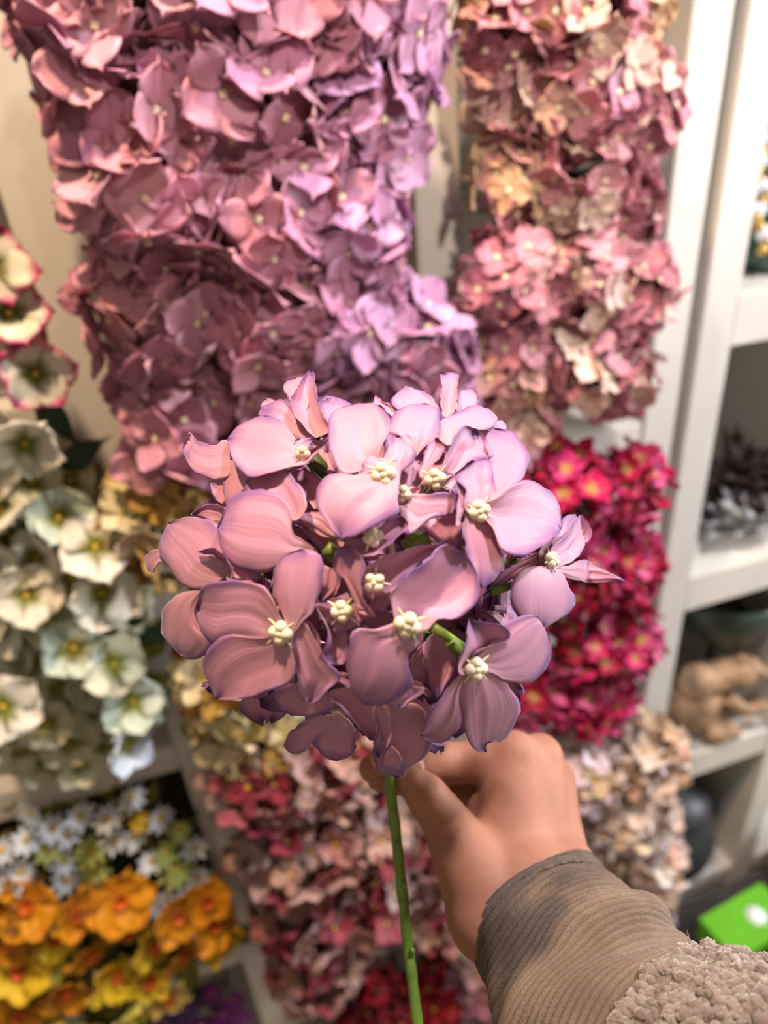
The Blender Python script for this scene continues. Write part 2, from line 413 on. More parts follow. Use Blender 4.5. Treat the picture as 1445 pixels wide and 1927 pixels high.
# pink and cream hydrangeas in the right column
G2 = 'pink and cream hydrangeas in the column beside the right uprights'
for (u, v, Y, R, lab) in [
    (955, 30, -.06, .046, 'pink and gold hydrangea head at the top left of the rose bunch'),
    (1070, 20, -.08, .050, 'rose pink hydrangea head at the top middle of the rose bunch'),
    (1150, 60, -.05, .042, 'golden cream hydrangea head at the top right of the rose bunch'),
    (965, 190, -.05, .044, 'rose hydrangea head hugging the narrow white upright, second row'),
    (1080, 170, -.08, .050, 'mauve rose hydrangea head centred in the second row of the rose bunch'),
    (1180, 215, -.06, .044, 'pink and white hydrangea head by the right upright, second row'),
    (965, 350, -.05, .046, 'coral and olive hydrangea head in shade, third down beside the narrow upright'),
    (1075, 330, -.07, .050, 'cream-splashed hydrangea head in the middle of the rose bunch'),
    (1150, 390, -.05, .042, 'dusky rose hydrangea head by the right upright, third row'),
    (950, 525, -.07, .048, 'deep rose hydrangea head poking left in front of the narrow upright'),
    (1075, 510, -.07, .050, 'rose and white hydrangea head centred in the fourth row'),
    (1175, 550, -.07, .046, 'deep pink hydrangea head with petals over the right upright, fourth row'),
    (955, 680, -.06, .050, 'olive-tinged rose hydrangea head to the right of the lilac heads'),
    (1070, 670, -.06, .052, 'rose and cream hydrangea head above the white shelf edge'),
    (1145, 700, -.06, .044, 'dusky rose hydrangea head at the lower right end of the rose bunch'),
    (960, 780, -.05, .044, 'pale rose hydrangea head half hidden behind the held bloom')]:
    c = at(u, v, Y)
    pal = rose
    if 'gold' in lab or 'olive' in lab: pal = pick((200, 108, 136), (214, 150, 140), (206, 166, 110), (220, 186, 140), (186, 96, 122))
    elif 'deep' in lab or 'dusky' in lab: pal = pick((192, 88, 124), (180, 78, 112), (204, 118, 146), (170, 68, 102), (220, 176, 166))
    elif 'cream' in lab or 'white' in lab or 'pale' in lab: pal = pick((214, 132, 152), (234, 200, 184), (238, 212, 198), (196, 104, 134), (222, 150, 166))
    hydrangea(c, R, 24, 0.024, pal, lab, G2, C2 + (1.36, 1.95), pets=PET_T, inner=6)

# florets as single meshes for the blurred heads lower down
def floret_variants(nm, mat, n_pet, W, center_mat, count=3, cup=0.2, elev=0.35, blunt=0.55, point=0.0, cr=0.12, bend=0.1, seed=0, wave=0.06):
    out = []; r = random.Random(seed + 5)
    ball = MB(); ball.ball((0, 0, 0.05), cr, 1, (1, 1, 0.8)); bme = ball.mesh('center')
    for k in range(count):
        ps = [petal_mesh('p', mat, W=W, blunt=blunt, cup=cup, bend=bend, wave=wave, ns=5, nt=4, seed=seed + 17 * k + j, point=point, thick=0.02) for j in range(2)]
        items = [(ps[j % 2], petal_local(2 * math.pi * j / n_pet + r.uniform(-.15, .15), elev + r.uniform(-.25, .25), r.uniform(.88, 1.08), r.uniform(-.3, .3), 0.04), 0) for j in range(n_pet)]
        items.append((bme, Matrix.Identity(4), 1))
        out.append(join_meshes(nm, items, [mat, center_mat]))
    return out
M_yc = plain('yellow_flower_eye', rgb(214, 176, 60), 0.6, 0.2, 200)
FL_PINK = floret_variants('floret', M_pink, 5, 0.85, M_yc, seed=3)
FL_CREAM = floret_variants('floret', M_flow, 4, 1.0, M_yc, seed=31, wave=0.12)
FL_REDW = floret_variants('floret', M_redw, 4, 0.95, M_yc, seed=57)
FL_RED = floret_variants('floret', M_flow, 6, 0.62, M_yc, seed=77, point=0.15)

hot = pick((214, 20, 96), (196, 10, 78), (226, 50, 128), (176, 8, 60), (218, 84, 140))
peach = pick((246, 222, 204), (240, 200, 172), (248, 228, 218), (242, 212, 176), (244, 224, 230))
cream = pick((222, 188, 112), (232, 208, 150), (206, 160, 78), (236, 220, 178))
redw = pick((222, 190, 168), (210, 160, 148), (190, 106, 112), (230, 206, 196), (168, 66, 80))
redp = pick((158, 14, 28), (134, 8, 20), (180, 20, 36))
dusk = pick((196, 140, 140), (214, 180, 160), (170, 104, 116))

G3 = 'hot pink heads in the cubby under the white shelf edge'
for (u, v, Y, R, lab) in [
    (960, 940, -.06, .055, 'crimson pink flower head just right of the held bloom, topmost row'),
    (1060, 925, -.07, .058, 'crimson pink flower head centred below the white shelf edge'),
    (1165, 915, -.07, .044, 'hot pink flower head at the upper right corner of its cubby'),
    (950, 1130, -.05, .060, 'hot pink flower head behind the right side of the held bloom'),
    (1070, 1060, -.07, .060, 'hot pink flower head behind the outstretched pale petal'),
    (1165, 1060, -.08, .048, 'hot pink flower head midway down the right upright'),
    (1080, 1200, -.07, .062, 'hot pink flower head in the middle of its cubby, below the pale floret'),
    (1165, 1200, -.09, .048, 'bright pink flower head overlapping the right upright, third row'),
    (1010, 1290, -.06, .060, 'magenta flower head above the gripping hand'),
    (1110, 1305, -.09, .052, 'magenta flower head lowest in its cubby, above the peach heads')]:
    c = at(u, v, Y)
    hydrangea(c, R, 27, 0.026, hot, lab, G3, C2 + (.84, 1.323), inner=8, mode='f', floret_meshes=FL_PINK, lim=-.15)
G4 = 'peach heads below the hot pink ones'
for (u, v, Y, R, lab) in [
    (1090, 1430, -.09, .060, 'peach hydrangea head nearest the knuckles of the hand'),
    (1195, 1415, -.10, .058, 'peach hydrangea head at the top right of the peach bunch'),
    (1140, 1520, -.10, .060, 'creamy peach hydrangea head beside the wrist'),
    (1195, 1520, -.07, .056, 'creamy peach hydrangea head in the middle of the peach bunch, against the upright'),
    (1205, 1610, -.10, .058, 'peach hydrangea head sticking out towards the dark pot'),
    (1120, 1620, -.08, .056, 'peach hydrangea head peeping out above the cuff'),
    (1190, 1690, -.09, .054, 'pale peach hydrangea head lowest, above the sleeve')]:
    c = at(u, v, Y)
    hydrangea(c, R, 26, 0.034, peach, lab, G4, C2 + (.25, .80), inner=8, mode='f', floret_meshes=FL_CREAM, lim=-.1)
G5 = 'cream yellow heads below the mauve bunch'
for (u, v, Y, R, lab) in [
    (320, 965, -.06, .060, 'amber cream hydrangea head left of the held bloom'),
    (440, 1250, -.06, .060, 'cream yellow hydrangea head under the lower left florets'),
    (470, 1350, -.05, .058, 'cream yellow hydrangea head lowest, just above the red and cream heads')]:
    c = at(u, v, Y)
    hydrangea(c, R, 24, 0.030, cream, lab, G5, C1 + (.90, 1.323), inner=8, mode='f', floret_meshes=FL_CREAM, lim=-.1)
G6 = 'red and cream heads left of the hand'
for (u, v, Y, R, lab) in [
    (505, 1445, -.07, .066, 'red and cream hydrangea head at the top left of its bunch'),
    (640, 1430, -.06, .066, 'red and cream hydrangea head left of the finger tips'),
    (545, 1570, -.07, .072, 'red and cream hydrangea head halfway down the left side of its bunch'),
    (670, 1560, -.07, .072, 'red and cream hydrangea head just left of the green stem'),
    (800, 1560, -.04, .066, 'dark red and cream hydrangea head behind the thumb and green stem'),
    (570, 1690, -.07, .072, 'red and cream hydrangea head low on the left, above the pale shelf edge'),
    (690, 1680, -.07, .072, 'pink and cream hydrangea head touching the lower green stem'),
    (590, 1800, -.07, .070, 'red and cream hydrangea head lowest of its bunch'),
    (805, 1700, -.05, .056, 'pink and cream hydrangea head between the green stem and the wrist')]:
    c = at(u, v, Y)
    hydrangea(c, R, 26, 0.031, redw, lab, G6, C1 + (.25, .86), inner=8, mode='f', floret_meshes=FL_REDW, lim=-.1)
G7 = 'red flowers at the bottom beside the green stem'
for (u, v, Y, R, lab) in [
    (700, 1880, -.03, .060, 'dark red flower head at the bottom, left of the green stem'),
    (820, 1850, -.03, .056, 'scarlet flower head at the bottom, right of the green stem'),
    (760, 1960, -.03, .060, 'dark red flower head cut by the bottom edge under the green stem')]:
    c = at(u, v, Y)
    h = hydrangea(c, R, 14, 0.040, redp, lab, G7, C1 + (.25, .86), inner=4, mode='f', floret_meshes=FL_RED, lim=0.0)
    LF = petal_mesh('leaf', M_leaf, W=0.5, point=0.2, cup=0.1, bend=0.2, seed=int(u))
    for k in range(7):
        a = k * 0.9 + rnd.uniform(-.2, .2); lo = obj('leaf', LF, h)
        lo.matrix_local = frame((0, -1, 0.2), a) @ Matrix.Translation((0.02, 0, -0.005)) @ Matrix.Rotation(-.15, 4, 'Y') @ Matrix.Scale(0.085, 4)
G8 = 'dusky pink heads under the sleeve'
for (u, v, Y, R, lab) in [
    (890, 1830, -.05, .052, 'dusky cream hydrangea head under the wrist beside the cuff'),
    (900, 1920, -.05, .056, 'dusky pink hydrangea head in the shade under the sleeve')]:
    c = at(u, v, Y)
    hydrangea(c, R, 22, 0.030, dusk, lab, G8, C2 + (.25, .80), inner=6, mode='f', floret_meshes=FL_CREAM, lim=-.1)

# ------------------------------------------------------------------ left column: pansies, daisies, daffodils, purple sprays
PP = variants('petal', M_pansy, 3, W=1.25, blunt=0.5, cup=0.10, bend=0.14, wave=0.08)
PE = variants('petal', M_pansm, 3, W=1.25, blunt=0.5, cup=0.10, bend=0.14, wave=0.08)
mbe = MB(); mbe.ball((0, 0, 0.001), 0.0035, 1, (1, 1, 0.7)); EYE = mbe.mesh('flower_eye', (M_yc,))
LEAF = petal_mesh('leaf', M_leaf, W=0.55, point=0.25, cup=0.15, bend=0.15, seed=9)
LEAFY = petal_mesh('leaf', M_yleaf, W=0.6, point=0.2, cup=0.15, bend=0.15, seed=10)

def spray(name, label, group, flowers, box, leaves=(), cat='flower'):
    """flowers: (u, v, Y, size, (nx, nz), petal list, count, colour, eye mesh)"""
    P = [at(f[0], f[1], f[2]) for f in flowers]
    cc = sum(P, Vector()) / len(P); cc.y += 0.03
    root = empty(name, cc); tag(root, label, cat, group)
    m = stem_back(root, cc, *box)
    for p in P: m.tube([Vector((0, 0.02, 0)), (p - cc) * 0.6 + Vector((0, 0.012, 0)), p - cc], [0.002, 0.0017, 0.0013], 5, cap=False)
    m.build('stem', M_dstem, root)
    for p, f in zip(P, flowers):
        n = Vector((f[4][0] + rnd.gauss(0, .28), -1, f[4][1] + rnd.gauss(0, .28))).normalized()
        fo = obj('blossom', f[8], root); fo.matrix_local = Matrix.Translation(p - cc) @ frame(n, rnd.uniform(0, 6.28))
        k = f[6]; el = rnd.uniform(0.1, 0.35)
        for j in range(k):
            po = obj('petal', rnd.choice(f[5]), fo)
            po.matrix_local = petal_local(2 * math.pi * j / k + rnd.uniform(-.1, .1), el + rnd.uniform(-.12, .12), f[3] * rnd.uniform(.92, 1.06), rnd.uniform(-.2, .2), 0.001)
            po.color = jit(f[7], 0.05)
    for (u, v, Y, L, a, me) in leaves:
        lo = obj('leaf', me, root); lo.matrix_local = Matrix.Translation(at(u, v, Y) - cc) @ frame((rnd.uniform(-.3, .3), -1, .3), a) @ Matrix.Scale(L, 4)
    return root

wht = s2l((240, 234, 214)); wh2 = s2l((226, 220, 186)); wgr = s2l((214, 226, 206))
def ps(u, v, s=0.034, nx=0.1, nz=0.2, Y=-.06, c=wht): return (u, v, Y, s, (nx, nz), PP, 5, c, EYE)
G9 = 'white pansy sprays in the left column'
BX = C0 + (1.02, 1.49)
spray('pansy_spray', 'topmost white pansy spray with one big round bloom under the magenta-edged flowers', G9,
      [ps(48, 833, .038, .15, .1, -.09), ps(-30, 880, .036), ps(60, 905, .032, .3, .4, -.05, wh2), ps(0, 960, .034, 0, .3), ps(-60, 800, .034)], BX, [(110, 880, -.04, .05, .4, LEAF), (60, 960, -.03, .05, 2.0, LEAFY), (30, 900, -.02, .06, 4., LEAF)])
spray('pansy_spray', 'white pansy spray with green-throated blooms reaching over the upright', G9,
      [ps(110, 975, .036, .2, .3, -.08, wgr), ps(180, 1030, .038, .25, .1, -.10), ps(70, 1050, .034, 0, .5), ps(130, 905, .028, .5, .5, -.04, wh2), ps(215, 1080, .03, .4, .3, -.07, wh2)], BX, [(150, 960, -.03, .05, 1.0, LEAFY), (90, 1010, -.02, .05, 3.0, LEAF)])
spray('pansy_spray', 'white pansy spray at the far left edge, mid height', G9,
      [ps(50, 1120, .038, 0, .2, -.08), ps(-20, 1070, .036), ps(0, 1180, .036, 0, .5), ps(90, 1170, .032, .2, .5, -.06, wh2), ps(-40, 1150, .036)], BX, [(40, 1190, -.02, .06, 1.5, LEAF)])
spray('pansy_spray', 'white pansy spray whose upper bloom shows a bright yellow throat', G9,
      [ps(190, 1115, .040, .25, .2, -.10), ps(140, 1220, .036, .1, .2, -.09, wgr), ps(250, 1120, .028, .6, .3, -.06, wh2), ps(60, 1250, .034, 0, .6, -.05, wh2), ps(110, 1290, .034, .1, -.2, -.05, wh2)], BX, [(225, 1180, -.05, .05, .6, LEAF), (250, 1190, -.05, .045, -.3, LEAF), (60, 1210, -.02, .06, 2.2, LEAFY)])
spray('pansy_spray', 'white pansy spray with a narrow cupped bloom beside yellow-green leaves', G9,
      [ps(212, 1250, .040, .5, .1, -.09, wh2), ps(250, 1320, .038, .3, .4, -.09, wgr), ps(180, 1340, .030, .2, .2, -.06, wh2), ps(235, 1400, .040, .9, .0, -.10, s2l((226, 232, 240)))], BX, [(265, 1240, -.05, .06, .9, LEAFY), (275, 1270, -.05, .05, -.8, LEAFY), (230, 1370, -.05, .045, -1.2, LEAFY), (255, 1200, -.04, .05, 1.2, LEAF)])
spray('pansy_spray', 'lowest white pansy spray drooping in front of the grey shelf edge', G9,
      [ps(5, 1330, .042, .4, .1, -.10), ps(90, 1360, .034, .1, .1, -.06, wh2), ps(40, 1410, .034, 0, -.2, -.06, wh2), ps(130, 1400, .034, .1, -.3, -.06, wh2), ps(-40, 1270, .036)], BX, [(60, 1300, -.02, .06, 1.6, LEAF), (150, 1310, -.02, .06, 2.4, LEAF), (10, 1280, -.03, .05, 0.4, LEAF)])
spray('pansy_spray', 'cream pansy spray set back among the upper white pansies', G9,
      [ps(95, 870, .034, .3, .3, -.02, wh2), ps(20, 1010, .036, .1, .4, -.03, wh2), ps(135, 1085, .036, .2, .2, -.04, wh2), ps(235, 1010, .030, .5, .3, -.04, wh2), ps(-10, 910, .036, 0, .2, -.02, wh2)], BX, [(60, 1000, -.01, .06, 2.6, LEAF), (160, 1010, -.02, .06, 0.6, LEAF)])
spray('pansy_spray', 'cream pansy spray set back in the middle of the white pansies', G9,
      [ps(20, 1240, .036, .1, .3, -.04, wh2), ps(170, 1290, .036, .2, .1, -.05, wh2), ps(85, 1215, .036, .1, .4, -.03, wh2), ps(165, 1165, .034, .3, .3, -.04, wh2), ps(240, 1150, .03, .5, .2, -.04, wh2)], BX, [(110, 1250, -.01, .06, 2.2, LEAF), (30, 1290, -.01, .06, 5.6, LEAFY)])
spray('pansy_spray', 'cream pansy spray set back above the grey shelf edge', G9,
      [ps(200, 1400, .034, .3, .0, -.04, wh2), ps(85, 1430, .036, .1, -.1, -.04, wh2), ps(20, 1380, .036, .1, .1, -.04, wh2), ps(150, 1440, .032, .1, -.2, -.05, wh2), ps(280, 1330, .030, .6, .1, -.07, wgr)], BX, [(110, 1380, -.01, .06, 1.2, LEAF), (180, 1360, -.01, .06, 4.6, LEAF)])
G10 = 'magenta-edged pansies at the left edge'
BX2 = C0 + (1.525, 1.95)
def pm(u, v, s, nx, nz, Y=-.08): return (u, v, Y, s, (nx, nz), PE, 5, wht, EYE)
spray('pansy_spray', 'white pansy spray with magenta petal edges at the left edge', G10,
      [pm(18, 590, .036, .2, .1), pm(66, 703, .036, .25, -.1, -.09), pm(30, 650, .030, .6, .4, -.06), pm(-15, 500, .034, .3, .1), pm(-30, 680, .036, 0, 0)], BX2, [(70, 740, -.05, .05, -1.2, LEAF), (10, 560, -.03, .05, 1.2, LEAF)])

G11 = 'white daisies low in the left column'
DP = variants('petal', M_flow, 3, W=0.42, blunt=0.5, cup=0.05, bend=0.05)
mbe = MB(); mbe.ball((0, 0, 0.001), 0.006, 1, (1, 1, 0.6)); EYE2 = mbe.mesh('daisy_eye', (M_yc,))
lime = s2l((200, 206, 110)); dw = s2l((236, 238, 240))
BX3 = C0 + (.52, .97)
def da(u, v, s=.017, nx=0.2, nz=0.6, Y=-.04, c=dw): return (u, v, Y, s * 1.25, (nx, nz), DP, 9, c, EYE2)
for lab, fl in [
    ('spray of small white daisies at the far left below the grey shelf edge', [da(0, 1600), da(15, 1660, .020), da(50, 1580), da(60, 1530), da(100, 1560), da(40, 1640, .018)]),
    ('spray of white and lime daisies in the middle of the daisy row', [da(130, 1570), da(90, 1595, .02, c=lime), da(170, 1600, .02, c=lime), da(120, 1620), da(125, 1655, .018), da(150, 1535), da(200, 1540)]),
    ('spray of white daisies left of the tan upright, half in shade', [da(215, 1580), da(250, 1575), da(245, 1500), da(300, 1540), da(180, 1640, .018, c=lime), da(285, 1620), da(265, 1545, .014, c=s2l((226, 180, 20)))]),
    ('spray of white and lime daisies nearest the tan upright', [da(365, 1595), da(310, 1605, .02, c=lime), da(330, 1640, .022, c=lime), da(370, 1650), da(325, 1680), da(295, 1700), da(340, 1560, .014, c=lime)])]:
    spray('daisy_spray', lab, G11, fl, BX3, [(f[0] + 8, f[1] + 10, -.02, .035, rnd.uniform(0, 6), rnd.choice((LEAF, LEAFY, LEAFY))) for f in fl] + [(f[0] - 25, f[1] - 20, -.0, .04, rnd.uniform(0, 6), LEAFY) for f in fl])
G12 = 'orange and yellow daffodils low in the left column'
NP = variants('petal', M_flow, 3, W=1.05, blunt=0.5, cup=0.22, bend=0.1, wave=.1)
tr = MB(); tr.lathe([(0.003, 0.0), (0.006, 0.002), (0.0075, 0.008), (0.0085, 0.013), (0.011, 0.016), (0.0095, 0.0155), (0.0065, 0.008), (0.001, 0.002)], 12)
TRUMP = tr.mesh('trumpet', (M_trump,))
org = s2l((236, 160, 20)); yel = s2l((244, 206, 40)); ly = s2l((236, 222, 90)); amb = s2l((224, 150, 10))
BX4 = C0 + (.52, .97)
for (u, v, s, nx, nz, c, lab) in [
    (55, 1700, .042, -.1, .4, org, 'orange daffodil at the far left under the daisies'),
    (20, 1760, .040, -.3, .2, amb, 'amber daffodil drooping at the far left'),
    (140, 1715, .036, .2, .3, org, 'small orange daffodil between the two larger orange ones'),
    (225, 1690, .044, .1, .4, org, 'large orange daffodil in the middle, under the lime daisies'),
    (240, 1745, .030, .2, -.2, yel, 'small bright yellow daffodil below the large orange one'),
    (330, 1720, .040, .3, .2, amb, 'amber daffodil left of the tan upright'),
    (395, 1740, .040, .5, .1, amb, 'amber daffodil reaching past the tan upright'),
    (340, 1790, .036, .3, -.1, amb, 'amber daffodil low beside the tan upright'),
    (40, 1820, .042, 0, .3, yel, 'yellow daffodil at the far left near the bottom'),
    (90, 1810, .030, .3, .2, ly, 'pale yellow daffodil near the bottom left'),
    (215, 1830, .042, .2, .3, yel, 'yellow daffodil with an orange trumpet near the bottom'),
    (125, 1860, .038, 0, .1, amb, 'amber daffodil facing down near the bottom'),
    (255, 1890, .036, .2, .0, ly, 'lemon daffodil near the bottom middle'),
    (315, 1870, .034, .3, .1, s2l((220, 190, 100)), 'cream daffodil beside the purple blooms'),
    (40, 1900, .040, 0, 0, amb, 'amber daffodil in the bottom left corner'),
    (170, 1925, .038, 0, 0, ly, 'lemon daffodil cut by the bottom edge'),
    (105, 1755, .034, .1, .2, yel, 'bright yellow daffodil tucked between the orange ones at the left'),
    (285, 1775, .036, .2, .2, yel, 'bright yellow daffodil tucked under the large orange one'),
    (165, 1790, .034, .1, .1, amb, 'amber daffodil at the centre of the daffodil bunch'),
    (390, 1690, .034, .5, .3, org, 'orange daffodil close under the white daisies by the upright'),
    (415, 1770, .034, .6, .0, yel, 'yellow daffodil poking out furthest over the upright'),
    (280, 1840, .034, .2, .1, yel, 'yellow daffodil left of the cream one'),
    (-5, 1700, .036, 0, .2, amb, 'amber daffodil cut by the left edge'),
    (90, 1930, .038, 0, 0, yel, 'yellow daffodil cut by the bottom edge near the corner')]:
    spray('daffodil', lab, G12, [(u, v, -.05 - .012 * rnd.random(), s * 1.15, (nx, nz), NP, 6, c, TRUMP)], BX4, [(u + rnd.uniform(-30, 30), v + rnd.uniform(-30, 30), -.01 + .012 * k, .07, rnd.uniform(0, 6), LEAF if k % 3 else LEAFY) for k in range(6)])
G13 = 'purple sprays in the bottom left cubby'
pur = s2l((134, 20, 130)); pu2 = s2l((110, 60, 150))
BX5 = C0 + (.05, .47)
for lab, fl in [
    ('purple flower spray in the dark cubby beside the tan upright', [(400, 1870, .026, pur), (440, 1880, .024, pur), (420, 1910, .026, pur), (455, 1915, .022, pur)]),
    ('violet flower spray at the bottom under the lemon daffodils', [(350, 1900, .026, pu2), (310, 1925, .026, pu2), (380, 1930, .026, pur), (345, 1940, .026, pur)])]:
    spray('purple_spray', lab, G13, [(u, v, -.0, s, (.2, .5), DP, 8, c, EYE) for (u, v, s, c) in fl], BX5, [(f[0], f[1] + 10, .02, .05, rnd.uniform(0, 6), LEAF) for f in fl])

# ------------------------------------------------------------------ ornaments in the right cabinet
M_gglass = plain('green_glass', rgb(16, 70, 52), 0.08, 0.1, 20, spec=0.8)
M_gold = plain('gold_beads', rgb(196, 160, 90), 0.2, 0.1, 40, metallic=0.9)
M_cryst = plain('crystal_beads', rgb(230, 230, 235), 0.05, 0.02, 40, spec=1.0)
M_cone = plain('brown_pine_scales', rgb(62, 46, 44), 0.8, 0.25, 60, 0.3, 0.002)
M_frost = petal_mat('frosted_petal', None, vein=0, tone=0.12, rim=rgb(226, 226, 232))
M_fig = plain('beige_resin', rgb(160, 128, 98), 0.7, 0.4, 30, 0.35, 0.003)
M_bowl = plain('dark_green_glaze', rgb(50, 62, 54), 0.3, 0.12, 12)
M_iron = plain('dark_grey_metal', rgb(58, 58, 60), 0.45, 0.12, 30, 0.1, 0.001)
M_gbox = plain('bright_green_card', rgb(98, 176, 28), 0.4, 0.06, 10)
M_gbox2 = plain('white_print', rgb(236, 240, 236), 0.5, 0.02, 10)
M_table = plain('dark_stool_wood', rgb(44, 36, 32), 0.5, 0.2, 20)
M_card = plain('kraft_card', rgb(176, 140, 100), 0.7, 0.1, 20)

c = at(1440, 500, .10); c.z = 1.517
r = empty('glass_bottle', c); tag(r, 'dark green glass bottle with round belly on the top right shelf', 'bottle')
m = MB(); m.lathe([(0, .002), (.026, .0), (.038, .012), (.044, .034), (.040, .056), (.026, .078), (.013, .095), (.011, .13), (.014, .136), (.009, .136), (.008, .1), (0, .09)], 28); m.build('bottle_body', M_gglass, r)
m = MB(); m.lathe([(0, .136), (.010, .137), (.011, .15), (.018, .165), (.02, .18), (.013, .196), (0, .202)], 20); m.build('stopper', M_gold, r)
c = at(1428, 340, .12); r = empty('bead_garland', c); tag(r, 'string of gold and crystal beads hanging beside the green bottle', 'garland')
for k in range(15):
    p = at(1431 + 8 * math.sin(k * 1.1), 260 + k * 15, .09 - .002 * k); m = MB(); m.ball((0, 0, 0), .0085 if k % 3 else .011, 2)
    m.build('bead', M_cryst if k % 3 == 0 else M_gold, r, p - c)
m = MB(); m.tube([at(1431, 200, .09) - c] + [at(1431 + 8 * math.sin(k * 1.1), 260 + k * 15, .09 - .002 * k) - c for k in range(15)], .0012, 5); m.build('string', M_gold, r)

c = at(1380, 900, .10); r = empty('pine_cone', Vector((c.x, c.y, 1.06))); tag(r, 'dark brown star-shaped pine cone behind the frosted flower', 'pine cone')
SC = petal_mesh('scale', M_cone, W=0.5, point=0.3, cup=0.15, bend=-.15, ns=5, nt=4, seed=4, thick=.05)
m = MB(); m.tube([(0, 0, 0), (0, .01, .06), (0, 0, c.z - 1.06)], [.006, .008, .012], 8); m.ball((0, 0, c.z - 1.06), .022, 2); m.build('core', M_cone, r)
for k in range(34):
    z = 1 - (k + .5) / 34 * 1.6; a = k * 2.4; q = Vector((math.sqrt(max(0, 1 - z * z)) * math.cos(a), -z * .8 - .1, math.sqrt(max(0, 1 - z * z)) * math.sin(a)))
    o = obj('scale', SC, r); o.matrix_local = Matrix.Translation(q * .014 + Vector((0, 0, c.z - 1.06))) @ q.to_track_quat('X', 'Z').to_matrix().to_4x4() @ Matrix.Scale(.058 + .012 * math.sin(k), 4)
c = at(1375, 1015, .06); c.z = 1.06; r = empty('frosted_flower', c); tag(r, 'pale grey frosted artificial flower lying on the middle right shelf', 'flower')
FP = variants('petal', M_frost, 3, W=.8, cup=.25, point=.15)
m = MB(); m.ball((0, 0, .035), .02, 2, (1, 1, .9)); m.build('center', M_frost, r)
for k in range(26):
    z = 1 - (k + .5) / 26; a = k * 2.4; q = Vector((math.sqrt(1 - z * z) * math.cos(a), math.sqrt(1 - z * z) * math.sin(a), z * .9 + .05)).normalized()
    o = obj('petal', FP[k % 3], r); o.matrix_local = Matrix.Translation(Vector((0, 0, .034)) + q * .012) @ q.to_track_quat('X', 'Z').to_matrix().to_4x4() @ Matrix.Scale(.05 + .012 * math.sin(k * 2.1), 4)
    o.color = jit(s2l((176, 176, 172)), .12)

def remeshed(mbld, voxel, smooth_it, name, fac=0.5):
    me = mbld.mesh('tmp'); o = bpy.data.objects.new('tmp', me); COL.objects.link(o)
    md = o.modifiers.new('r', 'REMESH'); md.mode = 'VOXEL'; md.voxel_size = voxel; md.use_smooth_shade = True
    sm = o.modifiers.new('s', 'SMOOTH'); sm.factor = fac; sm.iterations = smooth_it
    dg = bpy.context.evaluated_depsgraph_get(); out = bpy.data.meshes.new_from_object(o.evaluated_get(dg)); out.name = name
    bpy.data.objects.remove(o); bpy.data.meshes.remove(me)
    out.polygons.foreach_set('use_smooth', [True] * len(out.polygons)); return out

# squatting animal figurine with a bowl behind its head
c = Vector((0.845, 0.055, 0.605)); r = empty('animal_figurine', c); tag(r, 'beige squatting animal figurine under the dark green bowl', 'figurine')
m = MB()
m.ball((0, .01, .075), .058, 3, (1, .95, 1.2)); m.ball((-.01, .0, .14), .04, 2, (1, .9, 1.1))
m.ball((.075, -.02, .155), .036, 3, (1.25, .9, .9)); m.ball((.115, -.03, .148), .018, 2, (1.2, .9, .8)); m.tube([(0, 0, .14), (.06, -.015, .155)], [.035, .03], 12)
m.ball((.06, -.025, .195), .011, 2, (.7, .7, 1.5)); m.ball((.07, .015, .195), .011, 2, (.7, .7, 1.5))
m.ball((.03, -.045, .03), .026, 2, (1.5, .8, 1.0)); m.ball((.062, -.045, .014), .016, 2, (1.4, .9, .8)); m.ball((.03, .05, .03), .026, 2, (1.5, .8, 1.0))
m.tube([(.04, -.035, .11), (.068, -.055, .085), (.095, -.06, .09)], [.016, .013, .011], 10); m.ball((.1, -.06, .092), .013, 2)
m.tube([(-.045, .02, .03), (-.075, .03, .06), (-.07, .03, .12), (-.055, .03, .16)], [.016, .02, .02, .01], 10)
obj('body', remeshed(m, .004, 4, 'body'), r, mat=M_fig)
m = MB(); m.ball((.095, -.052, .165), .004, 2); m.ball((.13, -.038, .152), .0045, 2); m.build('face_detail', M_cone, r)
c = Vector((0.93, 0.12, 0.605)); r = empty('bowl', c); tag(r, 'dark green rounded bowl high behind the beige figurine', 'bowl')
m = MB(); m.lathe([(0, .185), (.05, .19), (.085, .22), (.10, .27), (.103, .31), (.097, .31), (.09, .26), (.06, .2), (0, .195)], 36); m.build('bowl_shell', M_bowl, r)
m = MB(); m.lathe([(0, 0), (.05, 0), (.05, .01), (.014, .03), (.012, .17), (.03, .19), (0, .19)], 24); m.build('pedestal', M_bowl, r)
c = at(1268, 1385, .0); c.z = .605; c.y = .03; r = empty('berry_sprig', c); tag(r, 'small red and yellow berry sprig beside the figurine', 'sprig')
m = MB(); m.tube([(0, 0, 0), (.004, 0, .05), (0, 0, .1)], .002, 6); m.build('stem', M_dstem, r)
for k in range(9):
    m = MB(); m.ball((.012 * math.sin(k * 2.2), -.008 * math.cos(k * 2.2), .02 + k * .01), .007, 2); m.build('berry', plain('berry_skin', rgb(176, 74, 34) if k % 3 else rgb(170, 140, 40), .35), r)
for k in range(4):
    o = obj('leaf', LEAFY, r); o.matrix_local = Matrix.Translation((0, 0, .015 + .02 * k)) @ frame((0, -1, .2), k * 1.7) @ Matrix.Scale(.035, 4)

